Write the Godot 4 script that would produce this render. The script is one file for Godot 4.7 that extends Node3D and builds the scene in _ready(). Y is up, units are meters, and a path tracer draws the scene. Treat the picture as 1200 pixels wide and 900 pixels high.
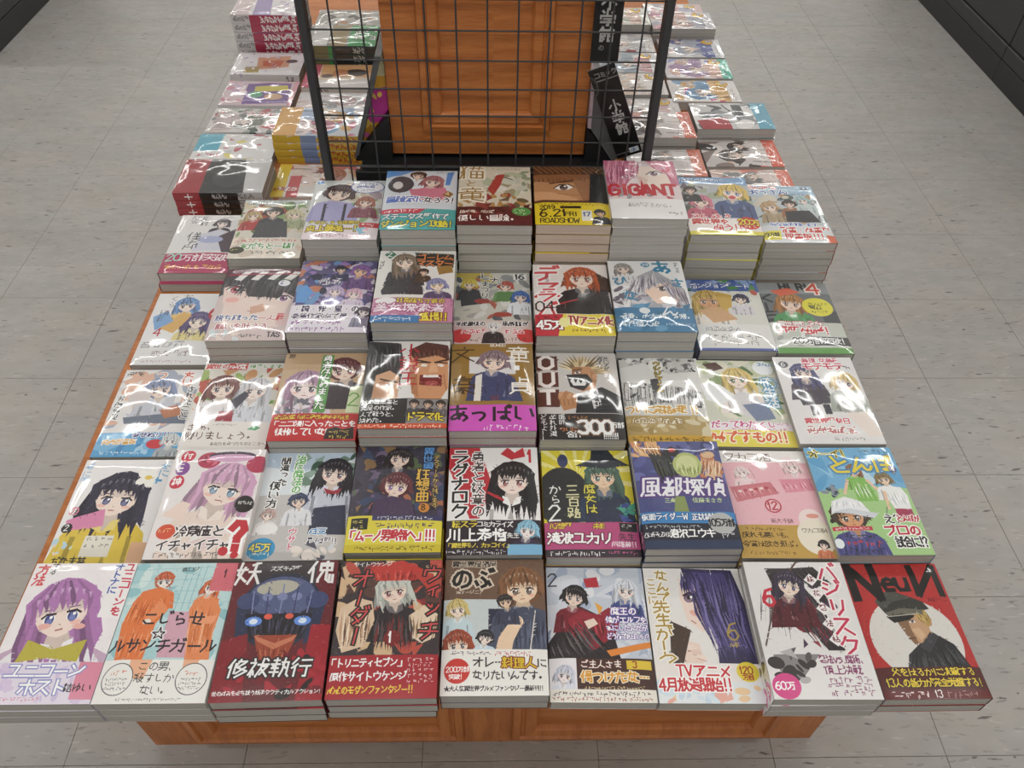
extends Node3D
# A bookshop table of shrink-wrapped comics around a wooden tower behind a wire grid.

const TOP := 0.465          # height of the table top
const CX := -0.014          # middle of the table
const U := 4.5              # texture pixels for one cover unit (a cover is 100 x 142 units, its spine 12 more)

var rng := RandomNumberGenerator.new()
var im: Image
var page_mats := {}
var mats := {}
var taken := {}
var book_count := 0
var fade := FastNoiseLite.new()

func _ready() -> void:
	camera_and_light()
	room()
	table()
	tower()
	grid_panel()
	racks()
	cabinets()
	books()

# ---------------------------------------------------------------- camera, light
func camera_and_light() -> void:
	var cam := Camera3D.new()
	cam.name = "camera"
	add_child(cam)
	cam.fov = 51.212
	var p := 0.814413
	var yaw := 0.0333094
	var roll := 0.0238083
	var f := Vector3(sin(yaw) * cos(p), -sin(p), -cos(yaw) * cos(p))
	var r := Vector3(cos(yaw), 0, sin(yaw))
	var u := r.cross(f)
	var r2 := r * cos(roll) + u * sin(roll)
	var u2 := u * cos(roll) - r * sin(roll)
	cam.transform = Transform3D(Basis(r2, u2, -f), Vector3(0, 1.45259, 0))
	cam.near = 0.05
	cam.far = 60.0
	cam.current = true
	var we := WorldEnvironment.new()
	we.name = "surroundings"
	var e := Environment.new()
	e.background_mode = Environment.BG_COLOR
	e.background_color = Color(0.02, 0.02, 0.02)
	e.tonemap_mode = Environment.TONE_MAPPER_LINEAR
	e.tonemap_exposure = 1.0
	e.sdfgi_enabled = true
	e.ssao_enabled = true
	e.ssil_enabled = true
	we.environment = e
	add_child(we)
	# rows of fluorescent fittings on the ceiling, over the aisles
	var housing := flat("d8d8d6", 0.6)
	var glow := StandardMaterial3D.new()
	glow.albedo_color = Color("f4f4f0")
	glow.emission_enabled = true
	glow.emission = Color(1.0, 0.995, 0.98)
	glow.emission_energy_multiplier = 4.0
	for x in [-3.75, -1.25, 1.25, 3.75]:
		for z in [2.3, -0.35, -3.0, -5.65, -8.3]:
			var t := thing("ceiling_light", "white fluorescent ceiling fitting with one long glowing tube", "ceiling light", Vector3(x, 2.8, z), 0.0, "fluorescent fittings in rows on the ceiling")
			part("housing", box_mesh(2.46, 0.06, 0.16, 0.004), housing, t, Vector3(0, -0.03, 0))
			part("tube", box_mesh(2.4, 0.03, 0.07, 0.008), glow, t, Vector3(0, -0.076, 0))
			var l := AreaLight3D.new()
			l.name = "tube_light"
			l.area_size = Vector2(2.4, 0.07)
			l.light_color = Color(1.0, 0.995, 0.98)
			l.light_energy = 1.34
			l.area_range = 16.0
			l.shadow_enabled = true
			l.rotation.x = -PI / 2
			l.position = Vector3(0, -0.094, 0)
			t.add_child(l)

# ---------------------------------------------------------------- helpers
func numbered(called: String) -> String:
	var n: int = taken.get(called, 0)
	taken[called] = n + 1
	return called if n == 0 else "%s_%03d" % [called, n]

func thing(called: String, label: String, category: String, at := Vector3.ZERO, turn := 0.0, group := "") -> Node3D:
	var o := Node3D.new()
	o.name = numbered(called)
	add_child(o)
	o.position = at
	o.rotation.y = turn
	o.set_meta("label", label)
	o.set_meta("category", category)
	if group:
		o.set_meta("group", group)
	return o

func part(called: String, mesh: Mesh, m: Material, parent: Node, at := Vector3.ZERO, rot := Vector3.ZERO) -> MeshInstance3D:
	var o := MeshInstance3D.new()
	o.name = called
	o.mesh = mesh
	o.material_override = m
	o.position = at
	o.rotation = rot
	parent.add_child(o, true)
	return o

func structure(called: String, mesh: Mesh, m: Material, at := Vector3.ZERO, label := "") -> MeshInstance3D:
	var o := part(called, mesh, m, self, at)
	o.set_meta("kind", "structure")
	if label:
		o.set_meta("label", label)
		o.set_meta("category", called.split("_")[0])
	return o

func flat(hex: String, rough := 0.6, spec := 0.5) -> StandardMaterial3D:
	var m := StandardMaterial3D.new()
	m.albedo_color = Color(hex)
	m.roughness = rough
	m.metallic_specular = spec
	return m

# a box with chamfered edges, centred
func box_mesh(w: float, h: float, d: float, c := 0.002) -> ArrayMesh:
	var st := SurfaceTool.new()
	st.begin(Mesh.PRIMITIVE_TRIANGLES)
	add_box(st, Vector3.ZERO, Vector3(w, h, d), c)
	return st.commit()

func add_box(st: SurfaceTool, at: Vector3, s: Vector3, c := 0.002) -> void:
	var h := s / 2
	var axes := [Vector3.RIGHT, Vector3.UP, Vector3.BACK]
	var hull := []
	for i in 3:
		for sg in [-1.0, 1.0]:
			var n: Vector3 = axes[i] * sg
			var a: Vector3 = axes[(i + 1) % 3]
			var b: Vector3 = axes[(i + 2) % 3]
			var o := n * h[i]
			var ha: float = h[(i + 1) % 3] - c
			var hb: float = h[(i + 2) % 3] - c
			quad(st, at + o - a * ha - b * hb, at + o + a * ha - b * hb, at + o + a * ha + b * hb, at + o - a * ha + b * hb, n)
	for i in 3:
		var a: Vector3 = axes[i]
		var j := (i + 1) % 3
		var k := (i + 2) % 3
		for sj in [-1.0, 1.0]:
			for sk in [-1.0, 1.0]:
				var nj: Vector3 = axes[j] * sj
				var nk: Vector3 = axes[k] * sk
				var p1: Vector3 = nj * h[j] + nk * (h[k] - c)
				var p2: Vector3 = nj * (h[j] - c) + nk * h[k]
				var e: Vector3 = a * (h[i] - c)
				quad(st, at + p1 - e, at + p1 + e, at + p2 + e, at + p2 - e, (nj + nk).normalized())
	for sx in [-1.0, 1.0]:
		for sy in [-1.0, 1.0]:
			for sz in [-1.0, 1.0]:
				var sg := Vector3(sx, sy, sz)
				tri(st, at + sg * Vector3(h.x, h.y - c, h.z - c), at + sg * Vector3(h.x - c, h.y, h.z - c), at + sg * Vector3(h.x - c, h.y - c, h.z), sg.normalized())

func tri(st: SurfaceTool, a: Vector3, b: Vector3, c: Vector3, n: Vector3) -> void:
	var pts := [a, b, c] if (b - a).cross(c - a).dot(n) < 0 else [a, c, b]
	for p in pts:
		st.set_normal(n)
		st.set_uv(Vector2(p.x, p.z))
		st.add_vertex(p)

func quad(st: SurfaceTool, a: Vector3, b: Vector3, c: Vector3, d: Vector3, n: Vector3) -> void:
	tri(st, a, b, c, n)
	tri(st, a, c, d, n)

# a quad with texture coordinates
func quad_uv(st: SurfaceTool, p: Array, uv: Array, n: Vector3) -> void:
	var order := [0, 1, 2, 0, 2, 3]
	var ab: Vector3 = p[1] - p[0]
	var ac: Vector3 = p[2] - p[0]
	if ab.cross(ac).dot(n) > 0:
		order = [0, 2, 1, 0, 3, 2]
	for i in order:
		st.set_normal(n)
		st.set_uv(uv[i])
		st.add_vertex(p[i])

# a straight polygon in x, y drawn out along z from z0 to z1
func prism(outline: PackedVector2Array, z0: float, z1: float) -> ArrayMesh:
	var st := SurfaceTool.new()
	st.begin(Mesh.PRIMITIVE_TRIANGLES)
	var tr := Geometry2D.triangulate_polygon(outline)
	for i in range(0, tr.size(), 3):
		for e in [[z0, Vector3.FORWARD], [z1, Vector3.BACK]]:
			var q := []
			for k in 3:
				q.append(Vector3(outline[tr[i + k]].x, outline[tr[i + k]].y, e[0]))
			tri(st, q[0], q[1], q[2], e[1])
	var mid := Vector2.ZERO
	for v in outline:
		mid += v / outline.size()
	for i in outline.size():
		var a := outline[i]
		var b := outline[(i + 1) % outline.size()]
		var n2 := (b - a).orthogonal().normalized()
		if n2.dot((a + b) / 2 - mid) < 0:
			n2 = -n2
		quad(st, Vector3(a.x, a.y, z0), Vector3(b.x, b.y, z0), Vector3(b.x, b.y, z1), Vector3(a.x, a.y, z1), Vector3(n2.x, n2.y, 0))
	return st.commit()

func rod(r: float, length: float) -> CylinderMesh:
	var c := CylinderMesh.new()
	c.top_radius = r
	c.bottom_radius = r
	c.height = length
	c.radial_segments = 8
	c.rings = 0
	return c

func tex(i: Image) -> ImageTexture:
	return ImageTexture.create_from_image(i)

# ---------------------------------------------------------------- surfaces
func tile_material() -> StandardMaterial3D:
	var n := 1536
	var img := Image.create(n, n, false, Image.FORMAT_RGB8)
	var cloud := FastNoiseLite.new()
	cloud.seed = 4
	cloud.frequency = 0.02
	cloud.fractal_octaves = 3
	var small := Image.create(256, 256, false, Image.FORMAT_RGB8)
	for y in 256:
		for x in 256:
			var v := 0.5 * cloud.get_noise_2d(x * 0.8, y * 2.2) + 0.5 * cloud.get_noise_2d(x * 4.0 + 900, y * 9.0)
			var w := cloud.get_noise_2d(x * 1.5 + 333, y * 2.0)
			small.set_pixel(x, y, Color(0.672 + 0.05 * v + 0.012 * w, 0.662 + 0.05 * v, 0.65 + 0.05 * v - 0.012 * w))
	small.resize(n, n, Image.INTERPOLATE_CUBIC)
	img.blit_rect(small, Rect2i(0, 0, n, n), Vector2i.ZERO)
	rng.seed = 77
	im = img
	for i in 7600:
		var x := rng.randf() * n
		var y := rng.randf() * n
		var l := rng.randf_range(2.0, 13.0) * (1.6 if rng.randf() < 0.12 else 1.0)
		var t := rng.randf_range(0.6, 1.9)
		var dark := rng.randf()
		var base := img.get_pixel(int(x), int(y))
		var c := base.lerp(Color(0.36, 0.34, 0.34), 0.1 + 0.25 * dark * dark)
		if dark > 0.955:
			c = Color(0.43, 0.41, 0.41)
			t *= 1.3
		elif dark < 0.25:
			c = base.lerp(Color(0.8, 0.79, 0.77), 0.5)
		var s := rng.randf_range(-0.25, 0.25)
		fill_poly(PackedVector2Array([Vector2(x - l, y + s * l), Vector2(x - l * 0.3, y - t), Vector2(x + l, y - s * l), Vector2(x + l * 0.2, y + t)]), c)
	var m := StandardMaterial3D.new()
	m.albedo_texture = tex(img)
	m.uv1_triplanar = true
	m.uv1_world_triplanar = true
	m.uv1_scale = Vector3.ONE / 1.83
	m.roughness = 0.42
	return m

func wood_material(across: bool, tone := 0.0) -> StandardMaterial3D:
	var nse := FastNoiseLite.new()
	nse.seed = 12
	nse.frequency = 0.01
	nse.fractal_octaves = 4
	var n := 384
	var img := Image.create(n, n, false, Image.FORMAT_RGB8)
	for y in n:
		for x in n:
			var a := float(x if across else y)
			var b := float(y if across else x)
			var g := nse.get_noise_2d(a * 0.5, b * 6.0) * 0.7 + nse.get_noise_2d(a * 3.0 + 500, b * 40.0) * 0.55
			var c := Color(0.77 + tone, 0.485 + tone * 0.7, 0.26 + tone * 0.5)
			c = c.lerp(Color(0.63, 0.355, 0.16), clampf(0.35 + g * 0.85, 0, 1))
			img.set_pixel(x, y, c)
	var m := StandardMaterial3D.new()
	m.albedo_texture = tex(img)
	m.uv1_triplanar = true
	m.uv1_world_triplanar = true
	m.uv1_scale = Vector3.ONE / 0.6
	m.roughness = 0.42
	return m

func page_material(hex: String) -> StandardMaterial3D:
	if page_mats.has(hex):
		return page_mats[hex]
	var img := Image.create(128, 64, false, Image.FORMAT_RGB8)
	rng.seed = hash(hex)
	var base := Color(hex)
	for y in 64:
		var v := rng.randf_range(-0.09, 0.05)
		for x in 128:
			var k := v + rng.randf_range(-0.03, 0.03)
			img.set_pixel(x, y, Color(base.r + k, base.g + k, base.b + k))
	var m := StandardMaterial3D.new()
	m.albedo_texture = tex(img)
	m.roughness = 0.75
	page_mats[hex] = m
	return m

# ---------------------------------------------------------------- setting
func room() -> void:
	var wall := flat("d9d6cf", 0.8)
	var tile := tile_material()
	# floor: a slab, and the tiles that can be told apart on it
	var slab := structure("floor", box_mesh(12.0, 0.1, 14.0, 0.001), flat("6d6964", 0.9), Vector3(0, -0.0535, -2.5))
	var tm := box_mesh(0.3040, 0.0035, 0.3040, 0.0005)
	for i in 15:
		for j in 20:
			var o := part("floor_tile", tm, tile, slab, Vector3(-0.42837 + 0.3048 * (i - 6 + 0.5), 0.05175, -0.47556 + 0.3048 * (4 - j - 0.5) + 2.5))
			o.rotation.y = 0.0
	# the same tiling further off, past what can be told apart
	var x0 := -0.42837 - 0.3048 * 6
	var x1 := x0 + 15 * 0.3048
	var z1 := -0.47556 + 0.3048 * 4
	var z0 := z1 - 20 * 0.3048
	for q in [[-6.0, x0, -9.5, 4.5], [x1, 6.0, -9.5, 4.5], [x0, x1, -9.5, z0], [x0, x1, z1, 4.5]]:
		var f := part("floor_tiling", box_mesh(q[1] - q[0], 0.0035, q[3] - q[2], 0.0003), tile, slab, Vector3((q[0] + q[1]) / 2, 0.05175, (q[2] + q[3]) / 2 + 2.5))
		f.set_meta("kind", "stuff")
	structure("ceiling", box_mesh(12.0, 0.1, 14.0), flat("e6e5e0", 0.9), Vector3(0, 2.85, -2.5))
	structure("wall_left", box_mesh(0.1, 2.8, 14.0), wall, Vector3(-5.95, 1.4, -2.5))
	structure("wall_right", box_mesh(0.1, 2.8, 14.0), wall, Vector3(5.95, 1.4, -2.5))
	structure("wall_back", box_mesh(11.8, 2.8, 0.1), wall, Vector3(0, 1.4, -9.45))
	structure("wall_front", box_mesh(11.8, 2.8, 0.1), wall, Vector3(0, 1.4, 4.45))

# four mitred lengths of moulding round an opening that faces +z
func moulding(parent: Node, m: Material, x0: float, y0: float, x1: float, y1: float, z: float, w: float) -> void:
	var prof := [Vector2(0, 0), Vector2(0.06, 0.007), Vector2(0.3, 0.009), Vector2(0.36, 0.004), Vector2(0.46, 0.004), Vector2(0.52, 0.007), Vector2(0.88, 0.0045), Vector2(0.95, 0.001), Vector2(1.0, -0.004)]
	var c := [Vector2(x0, y0), Vector2(x1, y0), Vector2(x1, y1), Vector2(x0, y1)]
	for s in 4:
		var a: Vector2 = c[s]
		var b: Vector2 = c[(s + 1) % 4]
		var along := (b - a).normalized()
		var inward := Vector2(-along.y, along.x)
		var st := SurfaceTool.new()
		st.begin(Mesh.PRIMITIVE_TRIANGLES)
		for k in prof.size() - 1:
			var p: Vector2 = prof[k]
			var q: Vector2 = prof[k + 1]
			var pa := a + (inward + along) * p.x * w
			var pb := b + (inward - along) * p.x * w
			var qa := a + (inward + along) * q.x * w
			var qb := b + (inward - along) * q.x * w
			var d := (qa - pa).dot(inward)
			var n := Vector3(inward.x * -(q.y - p.y), inward.y * -(q.y - p.y), d).normalized()
			quad(st, Vector3(pa.x, pa.y, z + p.y), Vector3(pb.x, pb.y, z + p.y), Vector3(qb.x, qb.y, z + q.y), Vector3(qa.x, qa.y, z + q.y), n)
		part("moulding", st.commit(), m, parent)

func table() -> void:
	var t := thing("display_table", "low orange-brown wooden display table with panelled front under the comics", "table", Vector3(CX, 0, -1.5))
	mats.wood = wood_material(true)
	var woodv := wood_material(false, 0.02)
	var wood: Material = mats.wood
	var lx := CX
	part("tabletop", box_mesh(1.242, 0.025, 2.25, 0.003), wood, t, Vector3(0, TOP - 0.0125, -0.055))
	part("body", box_mesh(1.146, 0.44, 2.1, 0.001), wood, t, Vector3(0, 0.22, -0.0625))
	# frame on the front: stiles, rails and mouldings round two sunk panels
	var zf := 0.9895
	for s in [[-0.573, -0.496], [-0.036, 0.044], [0.495, 0.573]]:
		part("stile", box_mesh(s[1] - s[0], 0.44, 0.004, 0.0005), woodv, t, Vector3((s[0] + s[1]) / 2, 0.22, zf))
	for s in [[-0.496, -0.036], [0.044, 0.495]]:
		part("rail", box_mesh(s[1] - s[0], 0.02, 0.004, 0.0005), wood, t, Vector3((s[0] + s[1]) / 2, 0.01, zf))
		part("rail", box_mesh(s[1] - s[0], 0.02, 0.004, 0.0005), wood, t, Vector3((s[0] + s[1]) / 2, 0.43, zf))
		moulding(t, woodv, s[0], 0.02, s[1], 0.42, 0.9915, 0.045)

func tower() -> void:
	var t := thing("display_tower", "tall wooden panelled tower on a black plinth behind the wire grid", "display tower", Vector3(-0.01, TOP, -1.95))
	var wood: Material = mats.wood
	var black := flat("1f2022", 0.5)
	part("core", box_mesh(0.376, 0.76, 1.05, 0.001), wood, t, Vector3(0, 0.525, 0.0))
	part("plinth", box_mesh(0.50, 0.135, 1.14, 0.003), black, t, Vector3(0, 0.0675, -0.01))
	for k in [-0.12, 0.0, 0.12]:
		part("slot", box_mesh(0.012, 0.004, 0.002, 0.0003), flat("08080a", 0.8), t, Vector3(k + 0.02, 0.095, 0.5605))
	part("plinth_band", box_mesh(0.52, 0.03, 0.012, 0.002), black, t, Vector3(0, 0.115, 0.566))
	var zf := 0.527
	for s in [[-0.188, -0.126], [0.118, 0.188]]:
		part("stile", box_mesh(s[1] - s[0], 0.76, 0.004, 0.0005), wood, t, Vector3((s[0] + s[1]) / 2, 0.525, zf))
	part("rail", box_mesh(0.244, 0.05, 0.004, 0.0005), wood, t, Vector3(-0.004, 0.17, zf))
	part("rail", box_mesh(0.244, 0.05, 0.004, 0.0005), wood, t, Vector3(-0.004, 0.88, zf))
	moulding(t, wood, -0.126, 0.195, 0.118, 0.855, 0.529, 0.04)

func grid_panel() -> void:
	var t := thing("wire_grid_panel", "dark grey wire grid panel on two posts behind the rear row", "grid panel", Vector3(-0.0125, TOP, -1.337))
	var m := flat("3c3d40", 0.45)
	m.metallic = 0.2
	for s in [-1, 1]:
		part("post", box_mesh(0.014, 1.0, 0.026, 0.002), m, t, Vector3(s * 0.299, 0.5, 0))
	part("foot", box_mesh(0.62, 0.012, 0.03, 0.002), m, t, Vector3(0, 0.006, 0))
	var up := rod(0.0016, 0.97)
	var flatw := rod(0.0016, 0.598)
	for i in range(-5, 6):
		part("upright_wire", up, m, t, Vector3(0.0024 + i * 0.0515, 0.5, 0.0033))
	for i in range(-8, 11):
		part("cross_wire", flatw, m, t, Vector3(0, 0.4732 + i * 0.0508, 0), Vector3(0, 0, PI / 2))

func racks() -> void:
	var black := flat("1b1c1e", 0.5)
	var grey := flat("56585a", 0.4)
	# left side: pocket with a colourful booklet leaning in it
	var a := Node3D.new()
	a.name = "side_pocket"
	a.position = Vector3(0.01, 0.135, 0.54)
	get_node("display_tower").add_child(a)
	part("wedge", prism(PackedVector2Array([Vector2(-0.272, 0.0), Vector2(-0.268, 0.012), Vector2(-0.199, 0.098), Vector2(-0.199, 0.0)]), -1.0, 0.0), black, a)
	part("front_sheet", prism(PackedVector2Array([Vector2(-0.273, 0.008), Vector2(-0.263, 0.016), Vector2(-0.2, 0.212), Vector2(-0.212, 0.212)]), -0.98, 0.006), grey, a)
	start(40, 100, "e9e4d8")
	rect(0, 0, 40, 30, "e8dfb0")
	rect(0, 20, 40, 18, "e3a92f")
	poly([0, 36, 40, 30, 40, 62, 0, 70], "c8379a")
	poly([0, 70, 40, 62, 40, 82, 0, 86], "d99a2c")
	poly([0, 86, 40, 82, 40, 100, 0, 100], "4c93d0")
	spl(0, 5, 40, 90, ["f0c8e0", "e070b8", "f4d060"], 14, 4, 3)
	var bk := thing("booklet", "magenta and yellow booklet leaning in the black side pocket", "booklet", Vector3(0, 0.60, -1.43))
	var m := StandardMaterial3D.new()
	m.albedo_texture = tex(im)
	m.roughness = 0.35
	var st := SurfaceTool.new()
	st.begin(Mesh.PRIMITIVE_TRIANGLES)
	var o := [Vector2(-0.2585, 0.0235), Vector2(-0.2, 0.098), Vector2(-0.2, 0.204), Vector2(-0.2035, 0.204)]
	for zz in [0.0, -0.2]:
		var pp := []
		var uu := []
		for v in o:
			pp.append(Vector3(v.x, v.y, zz))
			uu.append(Vector2((v.x + 0.26) / 0.06, 1.0 - v.y / 0.205))
		quad_uv(st, pp, uu, Vector3(0, 0, 1 if zz == 0.0 else -1))
	for k in 4:
		var p: Vector2 = o[k]
		var q: Vector2 = o[(k + 1) % 4]
		var nn := Vector3(q.y - p.y, p.x - q.x, 0).normalized()
		quad_uv(st, [Vector3(p.x, p.y, 0), Vector3(q.x, q.y, 0), Vector3(q.x, q.y, -0.2), Vector3(p.x, p.y, -0.2)], [Vector2(0.2, 1.0 - p.y / 0.205), Vector2(0.2, 1.0 - q.y / 0.205), Vector2(0.9, 1.0 - q.y / 0.205), Vector2(0.9, 1.0 - p.y / 0.205)], nn)
	part("pages", st.commit(), m, bk)
	# right side
	var b := Node3D.new()
	b.name = "side_pocket"
	b.position = Vector3(0.01, 0.135, 0.54)
	get_node("display_tower").add_child(b, true)
	part("wedge", prism(PackedVector2Array([Vector2(0.18, 0.0), Vector2(0.18, 0.075), Vector2(0.232, 0.004), Vector2(0.24, 0.0)]), -1.0, 0.0), black, b)
	part("grey_sheet", prism(PackedVector2Array([Vector2(0.187, 0.072), Vector2(0.234, 0.004), Vector2(0.246, 0.012), Vector2(0.184, 0.172), Vector2(0.18, 0.168)]), -0.98, 0.004), flat("6c6c6e", 0.3), b)
	part("pale_sheet", prism(PackedVector2Array([Vector2(0.1795, 0.078), Vector2(0.186, 0.076), Vector2(0.185, 0.18), Vector2(0.1795, 0.18)]), -0.3, 0.008), flat("b9a3ad", 0.3), b)
	for n in 2:
		start(24, 84, "141416")
		if n == 0:
			rect(0, 0, 24, 1, "333336")
			txt("コミック", 4, 4, 5, "a8a8a8", "", 0.13)
			line(1, 11, 23, 11, 1.2, "8a8a8c")
			oval(-3, 14, 8, 10, "4a4a4e")
			oval(-3, 14, 6.4, 8.4, "1d1d20")
			txt("小学館", 8, 30, 11, "c4c4c4", "", 0.14, true)
			rect(13, 77, 9, 5, "d6dae2")
			txt("小", 15, 77.5, 4, "3b62b0", "", 0.16)
			line(0, 80, 13, 80, 0.8, "8a8a8c")
		else:
			rect(2, 0, 20, 18, "8f9193")
			txt("小学館", 6, 28, 13, "b4b4b4", "", 0.14, true)
			txt("の", 6, 69, 5, "909090", "", 0.14)
		var cm := StandardMaterial3D.new()
		cm.albedo_texture = tex(im)
		cm.roughness = 0.3
		var card := thing("name_card", ["black card with grey vertical lettering tilted in the side pocket", "black upright card with grey vertical lettering above the tilted card"][n], "card", [Vector3(0.2285, 0.715, -1.392), Vector3(0.197, 0.895, -1.4)][n])
		card.rotation = [Vector3(0, -0.1, 0.4), Vector3(0, 0, 0.0)][n]
		var sz: Vector2 = [Vector2(0.05, 0.187), Vector2(0.05, 0.175)][n]
		var cs := SurfaceTool.new()
		cs.begin(Mesh.PRIMITIVE_TRIANGLES)
		var hx := sz.x / 2
		var hy := sz.y / 2
		for zz in [0.0012, -0.0012]:
			quad_uv(cs, [Vector3(-hx, hy, zz), Vector3(hx, hy, zz), Vector3(hx, -hy, zz), Vector3(-hx, -hy, zz)], [Vector2(0, 0), Vector2(1, 0), Vector2(1, 1), Vector2(0, 1)], Vector3(0, 0, signf(zz)))
		for e in [[-hx, -hy, hx, -hy, Vector3.DOWN], [-hx, hy, hx, hy, Vector3.UP], [-hx, -hy, -hx, hy, Vector3.LEFT], [hx, -hy, hx, hy, Vector3.RIGHT]]:
			quad_uv(cs, [Vector3(e[0], e[1], 0.0012), Vector3(e[2], e[3], 0.0012), Vector3(e[2], e[3], -0.0012), Vector3(e[0], e[1], -0.0012)], [Vector2(0.02, 0.95), Vector2(0.02, 0.95), Vector2(0.02, 0.95), Vector2(0.02, 0.95)], e[4])
		part("printed_card", cs.commit(), cm, card)

func cabinets() -> void:
	var body := flat("3a3a3b", 0.55)
	var kick := flat("333334", 0.6)
	for c in [[1, -2.42], [1, -3.62], [-1, -3.66]]:
		var s: float = c[0]
		var t := thing("store_cabinet", "dark grey store cabinet with a kick plate bordering the tiled aisle", "cabinet", Vector3(s * 2.215, 0, c[1]), 0.0, "dark cabinets along the aisles")
		part("kick_plate", box_mesh(0.46, 0.085, 1.198, 0.001), kick, t, Vector3(s * -0.015, 0.0425, 0))
		part("base_ledge", box_mesh(0.49, 0.052, 1.198, 0.003), body, t, Vector3(0, 0.113, 0))
		for k in 2:
			part("door", box_mesh(0.02, 0.66, 0.595, 0.002), body, t, Vector3(s * -0.228, 0.472, (k - 0.5) * 0.6))
		part("carcass", box_mesh(0.44, 0.66, 1.19, 0.001), body, t, Vector3(s * 0.004, 0.47, 0))
		part("cabinet_top", box_mesh(0.5, 0.03, 1.2, 0.003), body, t, Vector3(0, 0.818, 0))

# ---------------------------------------------------------------- print: flat painting of covers
var xf := Transform2D.IDENTITY
var dabbed := true
var odd := 0

# short brush marks a little lighter or darker than the print under them
func dab(n: int) -> void:
	var flow := FastNoiseLite.new()
	flow.seed = odd + 5
	flow.frequency = 0.006
	rng.seed = im.get_width() * 3 + odd
	var hx := int(100 * U) - 1
	var hy := im.get_height() - 1
	for i in n:
		var p := Vector2(rng.randf() * hx, rng.randf() * hy)
		var c := im.get_pixelv(Vector2i(p))
		var k := rng.randf_range(-0.22, 0.22) * clampf(1.2 - c.get_luminance(), 0.16, 1.0)
		c = c.darkened(-k) if k < 0 else c.lightened(k)
		var a := flow.get_noise_2dv(p) * 5.0
		var l := rng.randf_range(5.0, 22.0)
		var d := Vector2.from_angle(a) * l
		var m := p + d * 0.5 + d.orthogonal() * rng.randf_range(-0.2, 0.2)
		var w := rng.randf_range(1.0, 4.0)
		fill_poly(PackedVector2Array([p, m + d.orthogonal().normalized() * w, p + d, m - d.orthogonal().normalized() * w * 0.3]), c)

func start(w: float, h: float, bg: String) -> void:
	im = Image.create(int(w * U), int(h * U), false, Image.FORMAT_RGB8)
	im.fill(Color(bg))
	dabbed = true

func rect(x: float, y: float, w: float, h: float, c: String) -> void:
	im.fill_rect(Rect2i(int(x * U), int(y * U), maxi(1, int(w * U)), maxi(1, int(h * U))), Color(c))

func fill_poly(p: PackedVector2Array, c: Color) -> void:
	var lo := INF
	var hi := -INF
	for v in p:
		lo = minf(lo, v.y)
		hi = maxf(hi, v.y)
	var y0 := maxi(0, int(ceil(lo - 0.5)))
	var y1 := mini(im.get_height() - 1, int(floor(hi - 0.5)))
	var n := p.size()
	var wmax := im.get_width()
	for y in range(y0, y1 + 1):
		var yy := y + 0.5
		var xs := []
		var j := n - 1
		for i in n:
			var a := p[i]
			var b := p[j]
			if (a.y > yy) != (b.y > yy):
				xs.append(a.x + (yy - a.y) * (b.x - a.x) / (b.y - a.y))
			j = i
		xs.sort()
		for k in range(0, xs.size() - 1, 2):
			var xa := maxi(0, int(round(xs[k])))
			var xb := mini(wmax, int(round(xs[k + 1])))
			if xb > xa:
				im.fill_rect(Rect2i(xa, y, xb - xa, 1), c)

func poly(a: Array, c: String) -> void:
	var p := PackedVector2Array()
	for i in range(0, a.size(), 2):
		p.append(xf * Vector2(a[i], a[i + 1]) * U)
	fill_poly(p, Color(c))

func oval(cx: float, cy: float, rx: float, ry: float, c: String, turn := 0.0) -> void:
	var p := PackedVector2Array()
	var n := clampi(int(maxf(rx, ry) * 1.5) + 8, 10, 40)
	for i in n:
		var a := TAU * i / n
		p.append(xf * (Vector2(cx, cy) + Vector2(cos(a) * rx, sin(a) * ry).rotated(turn)) * U)
	fill_poly(p, Color(c))

func seg(a: Vector2, b: Vector2, w: float, c: Color) -> void:
	var d := (b - a).normalized() if a.distance_squared_to(b) > 0.01 else Vector2.RIGHT
	var n := d.orthogonal() * w / 2
	var e := d * w * 0.38
	fill_poly(PackedVector2Array([a - e + n, b + e + n, b + e - n, a - e - n]), c)

func line(x0: float, y0: float, x1: float, y1: float, w: float, c: String) -> void:
	seg(xf * Vector2(x0, y0) * U, xf * Vector2(x1, y1) * U, w * U, Color(c))

# random daubs of the print's own colours
func spl(x: float, y: float, w: float, h: float, cs: Array, n: int, size: float, sd: int) -> void:
	rng.seed = sd * 7919 + 13
	for i in n:
		var c: String = cs[rng.randi() % cs.size()]
		var s := size * rng.randf_range(0.5, 1.3)
		var px := x + rng.randf() * w
		var py := y + rng.randf() * h
		if rng.randf() < 0.7:
			oval(px, py, s, s * rng.randf_range(0.3, 0.8), c, rng.randf() * PI)
		else:
			var a := rng.randf() * TAU
			poly([px + cos(a) * s, py + sin(a) * s, px + cos(a + 1.9) * s, py + sin(a + 1.9) * s, px + cos(a + 3.3) * s * 1.4, py + sin(a + 3.3) * s * 1.4], c)

func tint(hex: String, k: float) -> String:
	var c := Color(hex)
	return (c.lightened(k) if k > 0 else c.darkened(-k)).to_html(false)

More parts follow.
